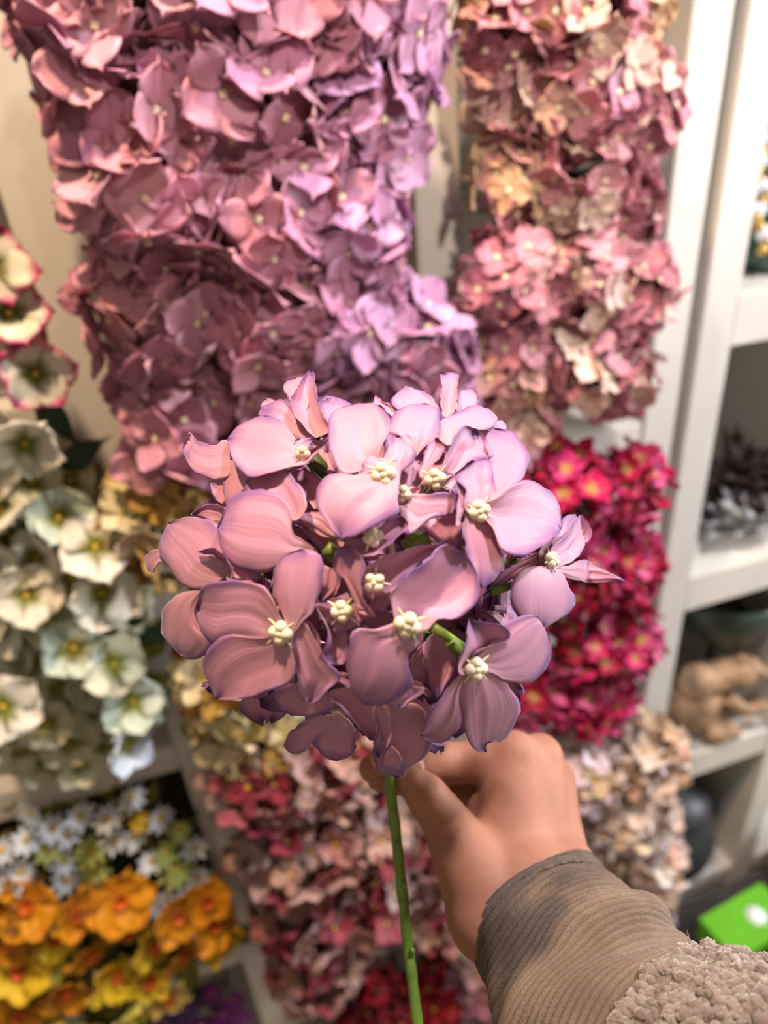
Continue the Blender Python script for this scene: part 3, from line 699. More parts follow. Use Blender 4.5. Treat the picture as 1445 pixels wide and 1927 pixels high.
c = Vector((0.855, 0.09, 0.148)); r = empty('lidded_pot', c); tag(r, 'dark grey ridged lidded pot in the lowest right cubby', 'pot')
prof = [(0, 0), (.07, 0), (.075, .008)]
for k in range(22):
    z = .012 + k * .0085; t_ = z / .2; prof.append((.078 + .034 * math.sin(math.pi * min(1, t_ * .92 + .06)) + .0022 * (k % 2), z))
prof += [(.086, .203), (.09, .207), (.082, .207), (0, .2)]
m = MB(); m.lathe(prof, 48); m.build('pot_body', M_iron, r)
m = MB(); m.lathe([(.09, .209), (.088, .218), (.07, .234), (.045, .246), (.018, .252), (.012, .258), (.02, .27), (.018, .282), (0, .286)], 40); m.build('lid', M_iron, r)
for sx in (-1, 1):
    m = MB(); m.tube([(sx * .10, -.01, .15), (sx * .122, -.03, .165), (sx * .122, -.03, .13), (sx * .108, -.01, .11)], .005, 8); m.build('handle', M_iron, r)
# stool with two green boxes in front of the cabinet
r = empty('low_stool', (.93, -.19, 0)); tag(r, 'dark low stool under the bright green boxes', 'stool')
m = MB(); m.box((-.22, -.13, .19), (.26, .13, .215), .004); m.build('stool_top', M_table, r, smooth=False)
for sx in (-.19, .23):
    for sy in (-.1, .1): m = MB(); m.box((sx - .015, sy - .015, 0), (sx + .015, sy + .015, .19), .002); m.build('leg', M_table, r, smooth=False)
def gbox(c, sz, rz, lab, dot):
    r = empty('gift_box', c); r.rotation_euler = (0, 0, rz); tag(r, lab, 'box', 'bright green boxes above the sleeve')
    m = MB(); m.box((-sz[0] / 2, -sz[1] / 2, 0), (sz[0] / 2, sz[1] / 2, sz[2] * .6), .002); m.build('box_base', M_gbox, r, smooth=False)
    m = MB(); m.box((-sz[0] / 2 - .002, -sz[1] / 2 - .002, sz[2] * .6), (sz[0] / 2 + .002, sz[1] / 2 + .002, sz[2]), .002); m.build('lid', M_gbox, r, smooth=False)
    m = MB(); m.lathe([(0, sz[2] + .0012), (.017, sz[2] + .0012), (.017, sz[2] - .001)], 24, (dot[0], dot[1], 0))
    for k in range(8):
        a = k * .785; m.ball((dot[0] + .017 * math.cos(a), dot[1] + .017 * math.sin(a), sz[2]), .006, 1, (1, 1, .25))
    m.build('printed_emblem', M_gbox2, r)
gbox(Vector((.865, -.165, .215)), (.17, .09, .06), .1, 'bright green box with a white round emblem, the further one', (.02, 0))
gbox(Vector((.985, -.245, .215)), (.16, .08, .045), .05, 'bright green box nearer the fleece sleeve', (.0, 0))
r = empty('card_carton', (1.12, -.12, .0)); tag(r, 'brown card carton at the right edge beside the dark pot', 'box')
m = MB(); m.box((-.05, -.09, 0), (.16, .09, .30), .002); m.build('carton_body', M_card, r, smooth=False)
for sy in (-1, 1):
    m = MB(); m.box((-.05, min(0, sy * .09), .300), (.16, max(0, sy * .09), .303)); m.build('flap', M_card, r, smooth=False)

# ------------------------------------------------------------------ the held hydrangea
HC = np.array([(690 - CX) / F, (1075 - CY) / F, 1.0]) * 0.32; HR = 0.098
def hdepth(u, v):
    """depth of the bloom's rounded front under a pixel"""
    d = np.array([(u - CX) / F, (v - CY) / F, 1.0]); a = d @ d; b = d @ HC; q = b * b - a * (HC @ HC - HR * HR)
    q0 = 0.12 * (HC @ HC) * 0.12
    return (b - math.sqrt(max(q, 0) + (0.00022 if q < 0.0004 else 0) * 0)) / a if q > 0 else b / a
CROP = {'A': (250, 660, 2.89), 'B': (700, 660, 2.89), 'C': (250, 1000, 2.89), 'D': (600, 1000, 2.89), 'E': (540, 780, 3.803)}
def px(k, p): o = CROP[k]; return (o[0] + p[0] / o[2], o[1] + p[1] / o[2])

def spline(pts, n):
    """n+1 points along a Catmull-Rom curve, even in arc length"""
    P = np.array(pts, float); P = np.vstack([2 * P[0] - P[1], P, 2 * P[-1] - P[-2]]); out = []
    for i in range(1, len(P) - 2):
        for t in np.linspace(0, 1, 12, endpoint=False):
            p0, p1, p2, p3 = P[i - 1], P[i], P[i + 1], P[i + 2]
            out.append(0.5 * (2 * p1 + (p2 - p0) * t + (2 * p0 - 5 * p1 + 4 * p2 - p3) * t * t + (3 * p1 - p0 - 3 * p2 + p3) * t ** 3))
    out.append(P[-2]); out = np.array(out); L = np.r_[0, np.cumsum(np.linalg.norm(np.diff(out, axis=0), axis=1))]
    ss = np.linspace(0, L[-1], n + 1)
    return np.stack([np.interp(ss, L, out[:, k]) for k in range(2)], 1)

HROOT = empty('hydrangea', pd(760, 1700, .33))
tag(HROOT, 'large mauve pink hydrangea bloom held up by the hand on a green stem', 'flower')
NS, NTT = 22, 18
def hero_petal(fl, k, base, L, tip, R, ob=0, ot=0, oL=0, oR=0, bulge=0, seed=0):
    rr = np.random.RandomState(seed)
    lc = spline([px(k, base)] + [px(k, p) for p in L] + [px(k, tip)], NS); rc = spline([px(k, base)] + [px(k, p) for p in R] + [px(k, tip)], NS)
    ph = rr.uniform(0, 6.28, 6); fl_loc = Vector(fl.location) + Vector(HROOT.location)
    V = []; UV = []
    amp = 0.12 + 0.16 * rr.rand(); bulge = bulge * .9 + rr.uniform(-1.6, .8); oL = oL * 1.5 + rr.uniform(-.3, 1.8); oR = oR * 1.5 + rr.uniform(-.3, 1.8)
    wid = np.linalg.norm(lc - rc, axis=1).max() + 1
    for i in range(NS + 1):
        s = i / NS
        for j in range(NTT + 1):
            t = -1 + 2 * j / NTT; w_ = (t + 1) / 2
            p = lc[i] * (1 - w_) + rc[i] * w_
            e = abs(t) ** 6
            p = p + (rc[i] - lc[i]) / wid * e * (2.6 * math.sin(s * 11 + ph[3]) + 1.4 * math.sin(s * 27 + ph[0]) + 0.9 * math.sin(s * 53 + ph[1])) * (1 if 0 < i < NS else 0)
            d = hdepth(*p)
            off = ob + (ot - ob) * s + (oL * max(0, -t) ** 1.6 + oR * max(0, t) ** 1.6) * math.sin(math.pi * min(1, s * .95)) ** .7
            off += bulge * (1 - t * t) * math.sin(math.pi * s)
            # pleats along the veins and a gentle ripple at the margin
            off += amp * math.sin(t * 7.5 + ph[2] + s) * math.sin(math.pi * s) + 0.10 * math.sin(t * 15 + ph[3] + 2 * s) * math.sin(math.pi * s)
            off += 0.9 * math.sin(s * 8 + ph[4]) * abs(t) ** 3 * math.sin(math.pi * s) + 0.7 * math.sin(t * 4 + ph[5]) * s ** 4
            V.append(pd(p[0], p[1], d - off / 1000) - fl_loc); UV.append((s, w_))
    n1 = NTT + 1; N = len(V); th = 0.00045
    me0 = [(i * n1 + j, (i + 1) * n1 + j, (i + 1) * n1 + j + 1, i * n1 + j + 1) for i in range(NS) for j in range(NTT)]
    vd = Vector(fwd) * th
    V2 = V + [q + vd for q in V]
    f = me0 + [tuple(a + N for a in q[::-1]) for q in me0]
    loop = [j for j in range(n1)] + [i * n1 + NTT for i in range(1, NS + 1)] + [NS * n1 + j for j in range(NTT - 1, -1, -1)] + [i * n1 for i in range(NS - 1, 0, -1)]
    for q in range(len(loop)):
        a, b = loop[q], loop[(q + 1) % len(loop)]; f.append((a, b, b + N, a + N))
    me = mesh('petal', V2, f); uvl = me.uv_layers.new(name='UVMap'); uu = UV + UV
    for lp in me.loops: uvl.data[lp.index].uv = uu[lp.vertex_index]
    return obj('petal', me, fl, mat=M_hero)

BEAD_H = bead_mesh('flower_center', 0.00185, True, 2, (M_bead,))
_seed = [0]
def floret(k, center, lev, petals, beads=None, tilt=(0, 0), bs=1.0):
    """center in crop pixels, lev mm in front of the bloom's round; petals: (base, L, tip, R, ob, ot, oL, oR, bulge[, crop])"""
    u, v = px(k, center); c = pd(u, v, hdepth(u, v) - (lev - 3) / 1000)
    fl = empty('floret', c - HROOT.location, HROOT)
    for p in petals:
        _seed[0] += 1; kk = p[9] if len(p) > 9 else k
        b0 = p[0]
        if beads and kk == k: b0 = tuple(a - .2 * (b - a) * (.55 if math.hypot(p[2][0] - a0, p[2][1] - a1) < 200 else 1) for a, b, a0, a1 in ((p[0][q], p[2][q], p[0][0], p[0][1]) for q in (0, 1)))
        hero_petal(fl, kk, b0, p[1], p[2], p[3], lev + p[4], lev + p[5], p[6], p[7], p[8], _seed[0])
    if beads:
        u, v = px(k, beads); b = pd(u, v, hdepth(u, v) - (lev + 1.2) / 1000)
        o = obj('flower_center', BEAD_H, fl); n = Vector(cam2w((tilt[0], tilt[1], -1))).normalized()
        o.matrix_local = Matrix.Translation(b - c) @ frame(n, _seed[0] * 0.7) @ Matrix.Scale(bs, 4)
    # pedicel back to the heart of the bloom
    m = MB(); hc = Vector(CAM + cam2w(HC)); m.tube([Vector(fwd) * .002, (hc - c) * .5 + Vector(fwd) * .004, (hc - c) * .97], [.0013, .0016, .0022], 6, cap=False)
    m.build('pedicel', M_stem, fl)
    return fl

#        base, left chain, tip, right chain, ob, ot, oL, oR, bulge
floret('A', (930, 555), -3, [
    ((890, 590), [(800, 645), (700, 685), (620, 690), (545, 590)], (515, 475), [(885, 470), (800, 380), (680, 362), (580, 400)], 0, 1, 4, 0, 2),
    ((890, 590), [(870, 540), (885, 480)], (980, 470), [(910, 620), (945, 560)], 1, 1, 0, 0, 0),
    ((925, 560), [(880, 610), (845, 660)], (925, 640), [(1000, 520), (1065, 480), (1000, 555)], 2, 2, 0, 2, 0),
    ((975, 480), [(880, 460), (760, 370), (680, 355)], (705, 300), [(960, 440), (890, 340), (820, 270)], -7, -8, 0, 0, 1)], (932, 555), (-.3, .5), .8)
floret('A', (1000, 470), -7, [
    ((995, 475), [(930, 420), (880, 340), (864, 260), (905, 175)], (962, 98), [(1066, 432), (1030, 325), (995, 220), (986, 120)], 0, 0, 3, 6, -7),
    ((940, 330), [(870, 280), (812, 210)], (845, 155), [(960, 260), (930, 150)], -6, -6, 0, 0, 1),
    ((980, 500), [(990, 560), (1040, 660)], (1110, 670), [(1060, 480), (1090, 560)], -3, -2, 0, 0, 0),
    ((800, 330), [(720, 320), (700, 290)], (722, 258), [(830, 290), (790, 262)], -9, -9, 0, 0, 0)], None)
floret('A', (530, 610), -8, [
    ((528, 600), [(530, 660), (500, 692), (400, 690), (320, 650)], (268, 535), [(525, 520), (500, 478), (430, 512), (350, 490), (300, 445)], 0, 0, 0, 2, 1.5),
    ((560, 590), [(520, 610), (496, 700), (495, 810)], (520, 850), [(640, 670), (620, 740)], 2, 0, -2, 2, 0),
    ((520, 700), [(470, 700), (425, 740)], (440, 800), [(530, 780), (490, 830)], -3, -4, 0, 0, 0)], None)
floret('A', (800, 880), -1, [
    ((860, 930), [(740, 900), (620, 780), (640, 670)], (740, 614), [(925, 900), (942, 820), (900, 720), (830, 640)], -1, -2, 0, 2, 1.5),
    ((1010, 1090), [(900, 1120), (750, 1190), (640, 1206), (550, 1175), (480, 1080)], (456, 965), [(940, 1040), (868, 990), (862, 880), (830, 800), (760, 764), (640, 760), (530, 810)], 0, 3, 0, 1, 2.5),
    ((640, 1180), [(520, 1170), (540, 1230)], (620, 1240), [(700, 1190), (690, 1235)], 0, 0, 0, 0, 0)], None)
floret('A', (505, 1235), -3, [
    ((505, 1235), [(380, 1286), (270, 1280), (180, 1170), (139, 1070)], (190, 936), [(520, 1100), (480, 1000), (430, 930), (310, 898)], 0, 1, 1, 0, 2),
    ((528, 1245), [(505, 1245), (500, 1160), (435, 1118)], (350, 1095), [(545, 1220), (522, 1140), (480, 1098), (410, 1074)], 3, 4, 0, 3, 0),
    ((500, 930), [(450, 930), (380, 910)], (320, 890), [(500, 850), (430, 832), (370, 850)], -4, -4, 0, 2, 1),
    ((380, 1290), [(260, 1320), (165, 1400), (145, 1470), (160, 1550)], (250, 1650), [(360, 1340), (335, 1420), (370, 1520), (440, 1590), (380, 1665), (300, 1678)], 0, -1, 0, 0, 2),
    ((230, 1110), [(150, 1150), (110, 1200)], (82, 1202), [(150, 1070), (80, 1110), (64, 1160)], -12, -14, 0, 0, 0)], None)
floret('C', (810, 555), 4, [
    ((800, 545), [(700, 590), (590, 580), (490, 590), (430, 610), (365, 540)], (343, 420), [(800, 470), (760, 370), (690, 285), (580, 262), (480, 270), (378, 305)], 0, 1, 0, 2, 1.5),
    ((870, 490), [(790, 400), (765, 320), (765, 210), (800, 140)], (920, 92), [(935, 480), (985, 430), (1025, 310), (1028, 200), (1010, 120)], 1, 2, 0, 0, 1.5),
    ((805, 610), [(700, 575), (590, 568), (490, 573), (374, 700), (400, 800)], (448, 914), [(860, 640), (876, 710), (862, 825), (700, 885), (560, 916)], 1.5, 3, 0, 1, -1.5),
    ((860, 600), [(870, 680), (885, 800), (905, 900)], (955, 936), [(930, 495), (1000, 600), (1050, 700), (1127, 798), (1060, 865), (1010, 920)], 0, 0, 0, 1, 1),
    ((880, 600), [(900, 560), (925, 500)], (960, 490), [(950, 640), (1010, 660), (1015, 580)], -1, 1, 0, 0, 0)], (812, 545), (-.25, .15), 1.15)
floret('C', (940, 860), -5, [
    ((960, 840), [(870, 830), (752, 875), (790, 950)], (860, 1005), [(1050, 860), (1095, 940), (1000, 1002)], 0, -1, 0, 0, 1),
    ((1110, 1000), [(1000, 1003), (900, 1060), (845, 1095)], (820, 1170), [(1060, 1120), (990, 1160), (905, 1206), (850, 1200)], -3, -4, 0, 0, 2),
    ((1110, 980), [(1030, 1090), (985, 1160), (1045, 1232)], (1112, 1250), [(1200, 1060), (1216, 1160), (1175, 1225)], -2, -3, 0, 0, 2)], None)
floret('C', (1140, 430), 1, [
    ((1140, 430), [(1080, 500), (1040, 480), (1005, 405)], (1070, 375), [(1180, 400), (1160, 340)], 0, 0, 0, 0, 0),
    ((1140, 440), [(1080, 520), (1130, 550)], (1240, 505), [(1200, 400), (1310, 440)], 0, 0, 0, 0, 0),
    ((1110, 480), [(1000, 400), (1035, 480), (1060, 560), (1035, 640)], (1012, 695), [(1170, 600), (1150, 720), (1060, 718)], 0, 3, 3, 0, -2),
    ((210, 440), [(165, 310), (140, 260), (80, 210), (72, 150), (110, 95)], (170, 78), [(305, 462), (245, 370), (238, 250), (240, 150)], 1, 4, 0, 5, -1, 'D')], (1140, 430), (-.1, .1), 1.05)
floret('D', (300, 275), 0, [
    ((290, 285), [(250, 200), (330, 150), (420, 120), (540, 76), (640, 70)], (692, 42), [(300, 345), (390, 330), (480, 240), (560, 160), (650, 100)], 0, 3, 3, 0, -1.5),
    ((300, 270), [(240, 300), (262, 362)], (330, 352), [(340, 290), (390, 330)], 0, 0, 0, 0, 0),
    ((330, 350), [(280, 370), (265, 400)], (290, 450), [(400, 330), (370, 430)], -4, -5, 0, 0, 0)], (303, 272), (-.1, .1), 1.05)
floret('D', (480, 500), 6, [
    ((490, 490), [(390, 370), (430, 290), (490, 216), (590, 150), (690, 70)], (790, 118), [(590, 540), (660, 475), (720, 480), (800, 440), (868, 350), (872, 260), (845, 190)], 0, 2, 2, 2, -2),
    ((470, 520), [(330, 530), (200, 534), (150, 640), (146, 720), (180, 870)], (235, 938), [(570, 595), (490, 670), (502, 780), (500, 840), (400, 930), (310, 952)], 1, 2, 1, 0, 3),
    ((470, 850), [(400, 920), (370, 940)], (430, 966), [(570, 860), (500, 930)], -3, -3, 0, 0, 0)], (480, 497), (0, .3), 1.25)
floret('D', (600, 580), -3, [
    ((590, 590), [(500, 680), (500, 800)], (560, 860), [(572, 640), (590, 780)], 0, -2, 0, 0, 1),
    ((630, 550), [(575, 600), (575, 720), (600, 840)], (640, 922), [(720, 630), (750, 720), (690, 840)], -1, -1, 2, 0, -2),
    ((540, 820), [(510, 820), (560, 880)], (640, 925), [(560, 830), (600, 870)], 1, 1, 0, 0, 0)], None)
floret('D', (845, 740), 4, [
    ((830, 730), [(755, 768), (785, 640), (808, 530)], (815, 477), [(850, 660), (930, 622), (1030, 592), (1046, 560), (1000, 516), (880, 490)], 0, 3, 4, 2, -3),
    ((880, 700), [(910, 630), (1000, 530), (1060, 480), (1170, 452)], (1212, 500), [(950, 772), (1020, 812), (1130, 816), (1210, 790), (1262, 700), (1262, 600)], 0, 1, 0, 2, 2),
    ((860, 770), [(775, 860), (770, 980), (800, 1110), (860, 1195)], (913, 1200), [(950, 780), (1040, 840), (1090, 960), (1045, 1080), (1000, 1140), (918, 1146)], 1, 0, 1, 1, 2.5),
    ((790, 770), [(740, 810), (660, 900), (595, 1010)], (550, 1112), [(765, 880), (768, 1030), (720, 1130), (650, 1152), (590, 1140)], 1, 1, 2, 0, 2)], (845, 740), (.3, .1), 1.15)
floret('D', (330, 920), -1, [
    ((220, 850), [(130, 850), (50, 880), (120, 960), (210, 1060)], (275, 1135), [(310, 940), (320, 1040), (348, 1142)], 0, 1, 2, 0, -2),
    ((320, 930), [(290, 1000), (320, 1090), (290, 1180)], (325, 1232), [(360, 960), (395, 1060), (400, 1130), (350, 1200)], 1, 2, 0, 2, 0),
    ((430, 930), [(340, 960), (310, 1100), (290, 1200), (330, 1310)], (420, 1342), [(560, 950), (602, 1100), (592, 1210), (490, 1290), (470, 1332)], -3, -4, 0, 0, 2),
    ((395, 1165), [(345, 1240), (335, 1270)], (385, 1300), [(440, 1210), (445, 1260), (430, 1292)], 2, 3, 0, 0, 1.5)], None)
floret('B', (300, 330), -8, [
    ((410, 365), [(376, 340), (376, 240), (371, 160)], (372, 119), [(445, 330), (470, 230), (470, 160), (455, 124)], 0, -1, 0, 3, -3),
    ((340, 345), [(220, 320), (130, 320), (110, 265)], (175, 190), [(370, 310), (300, 235), (240, 205)], -4, -6, 0, 0, 1),
    ((470, 345), [(455, 300), (476, 225)], (540, 202), [(560, 310), (580, 265)], -6, -8, 0, 0, 1),
    ((240, 580), [(150, 470), (85, 445), (110, 365), (180, 300)], (285, 284), [(270, 540), (355, 465), (378, 360), (345, 305)], 4, 4, 0, 0, 2),
    ((110, 360), [(50, 300), (10, 290)], (20, 232), [(130, 320), (60, 270)], -5, -6, 0, 0, 0),
    ((400, 515), [(355, 460), (378, 370), (480, 330), (560, 294)], (625, 306), [(440, 505), (500, 415), (590, 432), (650, 420), (692, 376)], 1, 1, 0, 3, 1),
    ((620, 420), [(650, 370), (690, 372)], (728, 395), [(640, 440), (732, 428)], -2, -3, 0, 0, 0)], None)
floret('B', (345, 695), 1, [
    ((375, 680), [(400, 580), (440, 470), (500, 411)], (570, 425), [(420, 690), (490, 640), (560, 585), (645, 580), (656, 545), (612, 470)], 0, 4, 2, 0, -3),
    ((300, 680), [(258, 670), (280, 560)], (345, 470), [(320, 640), (392, 540), (385, 500)], 0, 1, 0, 3, 0),
    ((340, 700), [(290, 740), (270, 690)], (285, 640), [(420, 760), (470, 700), (420, 660)], -1, -1, 0, 0, 0)], (345, 697), (-.1, .2), 1.1)
floret('B', (180, 760), 0, [
    ((160, 830), [(150, 870), (160, 930), (200, 1000), (300, 925)], (400, 895), [(240, 780), (330, 773), (440, 780), (458, 830), (440, 875)], 0, 3, 1, 1, 2),
    ((160, 800), [(140, 790), (150, 820)], (180, 830), [(190, 750), (270, 750), (240, 790)], 2, 2, 0, 0, 0),
    ((200, 740), [(150, 720), (170, 640)], (210, 580), [(260, 740), (275, 640)], -4, -4, 0, 0, 0),
    ((370, 880), [(290, 950), (270, 965)], (390, 1070), [(470, 900), (490, 1000), (460, 1080)], -6, -6, 0, 0, 1)], (168, 775), (-.2, .3), .9)
floret('B', (580, 870), 4, [
    ((610, 820), [(610, 720), (640, 600), (615, 470)], (665, 420), [(690, 790), (800, 710), (858, 600), (845, 530), (790, 460), (730, 430)], -1, 0, 0, 2, 2),
    ((570, 860), [(505, 860), (500, 750), (455, 690)], (560, 600), [(660, 800), (660, 680), (640, 590)], 0, 1, 3, 0, 0),
    ((500, 830), [(465, 960), (458, 860), (470, 790)], (452, 682), [(512, 840), (506, 760), (480, 700)], 2, 5, 2, 0, 0),
    ((570, 880), [(485, 950), (510, 1060), (540, 1170), (575, 1280)], (605, 1292), [(655, 920), (690, 1050), (728, 1138), (680, 1230)], 0, -2, 1, 0, 1.5),
    ((630, 870), [(690, 795), (770, 725), (860, 699), (960, 755), (1020, 850)], (1034, 965), [(650, 960), (690, 1060), (740, 1105), (830, 1110), (940, 1055)], 1, 2, 2, 3, -3)], (578, 870), (.1, .1), 1.1)
floret('B', (965, 1140), -4, [
    ((955, 1120), [(905, 1090), (990, 1010), (1050, 905)], (1108, 888), [(1010, 1130), (1090, 1040), (1120, 940)], -2, -2, 0, 0, 1),
    ((1000, 1150), [(960, 1090), (1060, 1000), (1120, 900)], (1145, 893), [(1030, 1168), (1110, 1130), (1180, 1040), (1192, 975)], 0, 0, 0, 2, 1),
    ((1010, 1185), [(1060, 1165), (1130, 1145), (1230, 1162), (1320, 1208)], (1393, 1259), [(1050, 1225), (1110, 1255), (1200, 1268), (1310, 1250)], 0, 4, 0, 0, 2),
    ((1240, 185), [(1110, 205), (1045, 310), (1042, 400), (1110, 500)], (1220, 527), [(1320, 220), (1380, 330), (1385, 410), (1310, 480)], 1, 1, 0, 0, 3, 'D'),
    ((925, 1115), [(830, 1130), (720, 1190), (650, 1280)], (582, 1345), [(900, 1165), (820, 1205), (740, 1255), (640, 1315)], -4, -5, 0, 0, 0)], (962, 1140), (.9, -.3), .95)
floret('E', (690, 430), 6, [
    ((1330, 610), [(1190, 668), (1110, 650), (1070, 540), (1065, 450), (1088, 330)], (1230, 283), [(1345, 540), (1392, 440), (1402, 370), (1330, 292)], -1, 0, 1, 3, 2, 'A'),
    ((720, 390), [(690, 250), (680, 190), (720, 140)], (800, 150), [(770, 380), (830, 405), (925, 290), (890, 230)], -2, -2, 0, 0, 1),
    ((690, 360), [(600, 290), (560, 340), (520, 430)], (600, 480), [(790, 330), (815, 420), (800, 500)], 0, 0, 0, 0, 0),
    ((690, 420), [(510, 430), (400, 424), (270, 440), (200, 560), (208, 660), (290, 770)], (385, 890), [(800, 420), (800, 560), (800, 660), (790, 710), (640, 790), (490, 870)], 1, 2, 0, 2, 2)], (690, 430), (0, .1), 1.2)
floret('E', (600, 900), 3, [
    ((520, 960), [(420, 905), (560, 880), (680, 790), (790, 728)], (835, 730), [(620, 1012), (720, 940), (800, 860), (880, 800)], 0, 1, 0, 3, -3),
    ((560, 950), [(480, 960), (420, 920), (400, 890)], (560, 850), [(640, 960), (650, 900)], -2, -2, 0, 0, 0)], (605, 870), (.5, .2), 1.0)
floret('E', (230, 800), -8, [
    ((400, 900), [(280, 880), (150, 820), (45, 770)], (120, 700), [(340, 800), (290, 720), (220, 695)], 0, 0, 0, 0, 1),
    ((420, 915), [(330, 1010), (240, 960), (60, 800)], (45, 760), [(300, 850), (150, 780)], -4, -4, 0, 0, 0),
    ((120, 560), [(60, 460), (40, 420)], (130, 380), [(210, 680), (260, 500)], -3, -3, 0, 0, 0)], None)
floret('E', (300, 1250), -9, [
    ((330, 1120), [(240, 1080), (240, 1300)], (250, 1340), [(380, 1120), (370, 1270)], 0, 0, 0, 0, 0),
    ((640, 1330), [(560, 1310), (590, 1420)], (640, 1430), [(740, 1270), (740, 1350)], 0, 0, 0, 0, 0),
    ((700, 1000), [(600, 1000), (560, 1060)], (720, 1060), [(760, 920), (800, 1000)], 0, 0, 0, 0, 0)], None)

# inner florets that fill the heart of the bloom, and its back
HPM = [petal_mesh('petal', M_hero, W=.95, cup=.12 + .05 * i, bend=.05 * (i - 1), wave=.06, ns=10, nt=8, seed=200 + i, thick=.014) for i in range(3)]
hcw = Vector(CAM + cam2w(HC)); toc = -Vector(fwd)
ip = [(p, .70) for p in cap_points(26, 1, toc, .42)] + [(p, .62) for p in cap_points(16, 1, -toc, .1)]
for p, k in ip:
    fl = empty('floret', None or (hcw + p * HR * k - HROOT.location), HROOT)
    fl.rotation_euler = frame((p + Vector([rnd.gauss(0, .22) for _ in range(3)])).normalized(), rnd.uniform(0, 6)).to_euler()
    for j in range(4):
        o = obj('petal', rnd.choice(HPM), fl); o.matrix_local = petal_local(j * 1.571 + rnd.uniform(-.15, .15), rnd.uniform(-.1, .3), .026 * rnd.uniform(.9, 1.1), rnd.uniform(-.3, .3))
    obj('flower_center', BEAD_S, fl)
# main stem and the branching twigs inside the bloom
m = MB()
sp = [(690, 1075, .32), (700, 1180, .322), (718, 1330, .33), (733, 1470, .336), (745, 1570, .337), (757, 1680, .335), (770, 1800, .331), (786, 1927, .327), (800, 2050, .324), (830, 2300, .318)]
pts = [pd(*q) for q in sp]; PP_ = []
for i in range(len(pts) - 1):
    for t_ in range(8): PP_.append(pts[i].lerp(pts[i + 1], t_ / 8))
PP_.append(pts[-1])
rad = [.0026 + .00025 * math.sin(i * 1.3) * (1 if i % 5 < 2 else .3) for i in range(len(PP_))]
m.tube([q - HROOT.location for q in PP_], rad, 12)
for (u, v, d) in [(740, 1590, .3345), (752, 1665, .333), (768, 1790, .328)]:
    m.ball(pd(u + 8, v, d) - HROOT.location, .0016, 1, (1, 1, 1.8))
m.build('stem', M_stem, HROOT)
def twig(a, b, r=.0022, nm='twig', mat=None):
    m = MB(); A = pd(px(*a)[0], px(*a)[1], 0) if 0 else None
    (ka, pa, la), (kb, pb, lb) = a, b
    ua, va = px(ka, pa); ub, vb = px(kb, pb)
    m.tube([pd(ua, va, hdepth(ua, va) - la / 1000) - HROOT.location, pd(ub, vb, hdepth(ub, vb) - lb / 1000) - HROOT.location], [r, r * .9], 8); m.build(nm, mat or M_stem, HROOT)
twig(('A', (975, 585), -8), ('A', (1075, 690), -14), .0028, mat=M_dstem)
twig(('B', (650, 1310), -8), ('B', (800, 1265), -9), .0016)
twig(('D', (620, 520), -5), ('D', (800, 640), -4), .0018)
twig(('D', (715, 600), -3), ('D', (790, 690), -4), .0023)
twig(('E', (840, 960), -9), ('E', (1010, 880), -8), .0028); twig(('E', (880, 900), -9), ('E', (900, 840), -7), .002)
twig(('E', (290, 1010), -9), ('E', (340, 940), -8), .0026); twig(('E', (740, 900), -9), ('E', (760, 1010), -9), .0012, mat=M_bead)

# ------------------------------------------------------------------ the hand and its sleeve
def skin_mat():
    t = NT('skin'); co = t.obco(); n1 = t.noise(26, 3, co); n2 = t.noise(420, 3, co)
    c_ = t.mix(t.ramp(n1, .3, .7), rgb(172, 114, 88), rgb(188, 130, 103)); c_ = t.mix(t.math('MULTIPLY', t.ramp(n2, .45, .75), .25), c_, rgb(176, 110, 88))
    t.L.new(c_, t.b.inputs['Base Color']); t.b.inputs['Roughness'].default_value = .6; t.b.inputs['Specular IOR Level'].default_value = .3
    t.b.inputs['Subsurface Weight'].default_value = .12; t.b.inputs['Subsurface Radius'].default_value = (.008, .003, .0015); t.b.inputs['Subsurface Scale'].default_value = .6
    t.bump(t.math('ADD', n2, t.math('MULTIPLY', t.noise(120, 2, co), .8)), .22, .0008); return t.m
M_skin = skin_mat()
HO = pd(1000, 1720, .335)
person = empty('person', HO); tag(person, 'bare hand in a corduroy cuff gripping the green flower stem', 'person')
m = MB()
def cap_(pts, rads):
    Q = [pd(*p) - HO for p in pts]; m.tube(Q, rads, 20)
    for q, r_ in zip(Q, rads): m.ball(q, r_, 3)
W = (985, 1690, .336)
cap_([W, (1030, 1745, .322), (1086, 1836, .300), (1200, 1975, .268)], [.031, .0295, .029, .030])
cap_([(930, 1715, .329), (1040, 1650, .352)], [.024, .024])
# metacarpals, with the flesh between them
MC = [((955, 1640, .343), (965, 1432, .367), .021, .0150), ((995, 1640, .352), (1012, 1436, .381), .0215, .0150), ((1025, 1630, .360), (1036, 1466, .396), .0205, .0145), ((1043, 1622, .364), (1044, 1512, .410), .0190, .0130)]
for a, b, r0, r1 in MC: cap_([a, b], [r0, r1])
for (a, b, r0, r1), (c_, d_, q0, q1) in zip(MC, MC[1:]):
    cap_([tuple((x + y) / 2 for x, y in zip(a, c_)), tuple((x + y) / 2 for x, y in zip(b, d_))], [(r0 + q0) / 2, (r1 + q1) / 2 * .97])
cap_([(935, 1600, .352), (1000, 1550, .380)], [.020, .020])
cap_([(900, 1660, .345), (930, 1540, .362)], [.020, .016])
# thumb
cap_([(930, 1690, .330), (872, 1606, .335), (832, 1535, .340), (800, 1495, .342), (772, 1466, .340)], [.022, .0165, .0118, .0108, .0082])
cap_([(905, 1640, .345), (905, 1560, .358)], [.016, .0125])
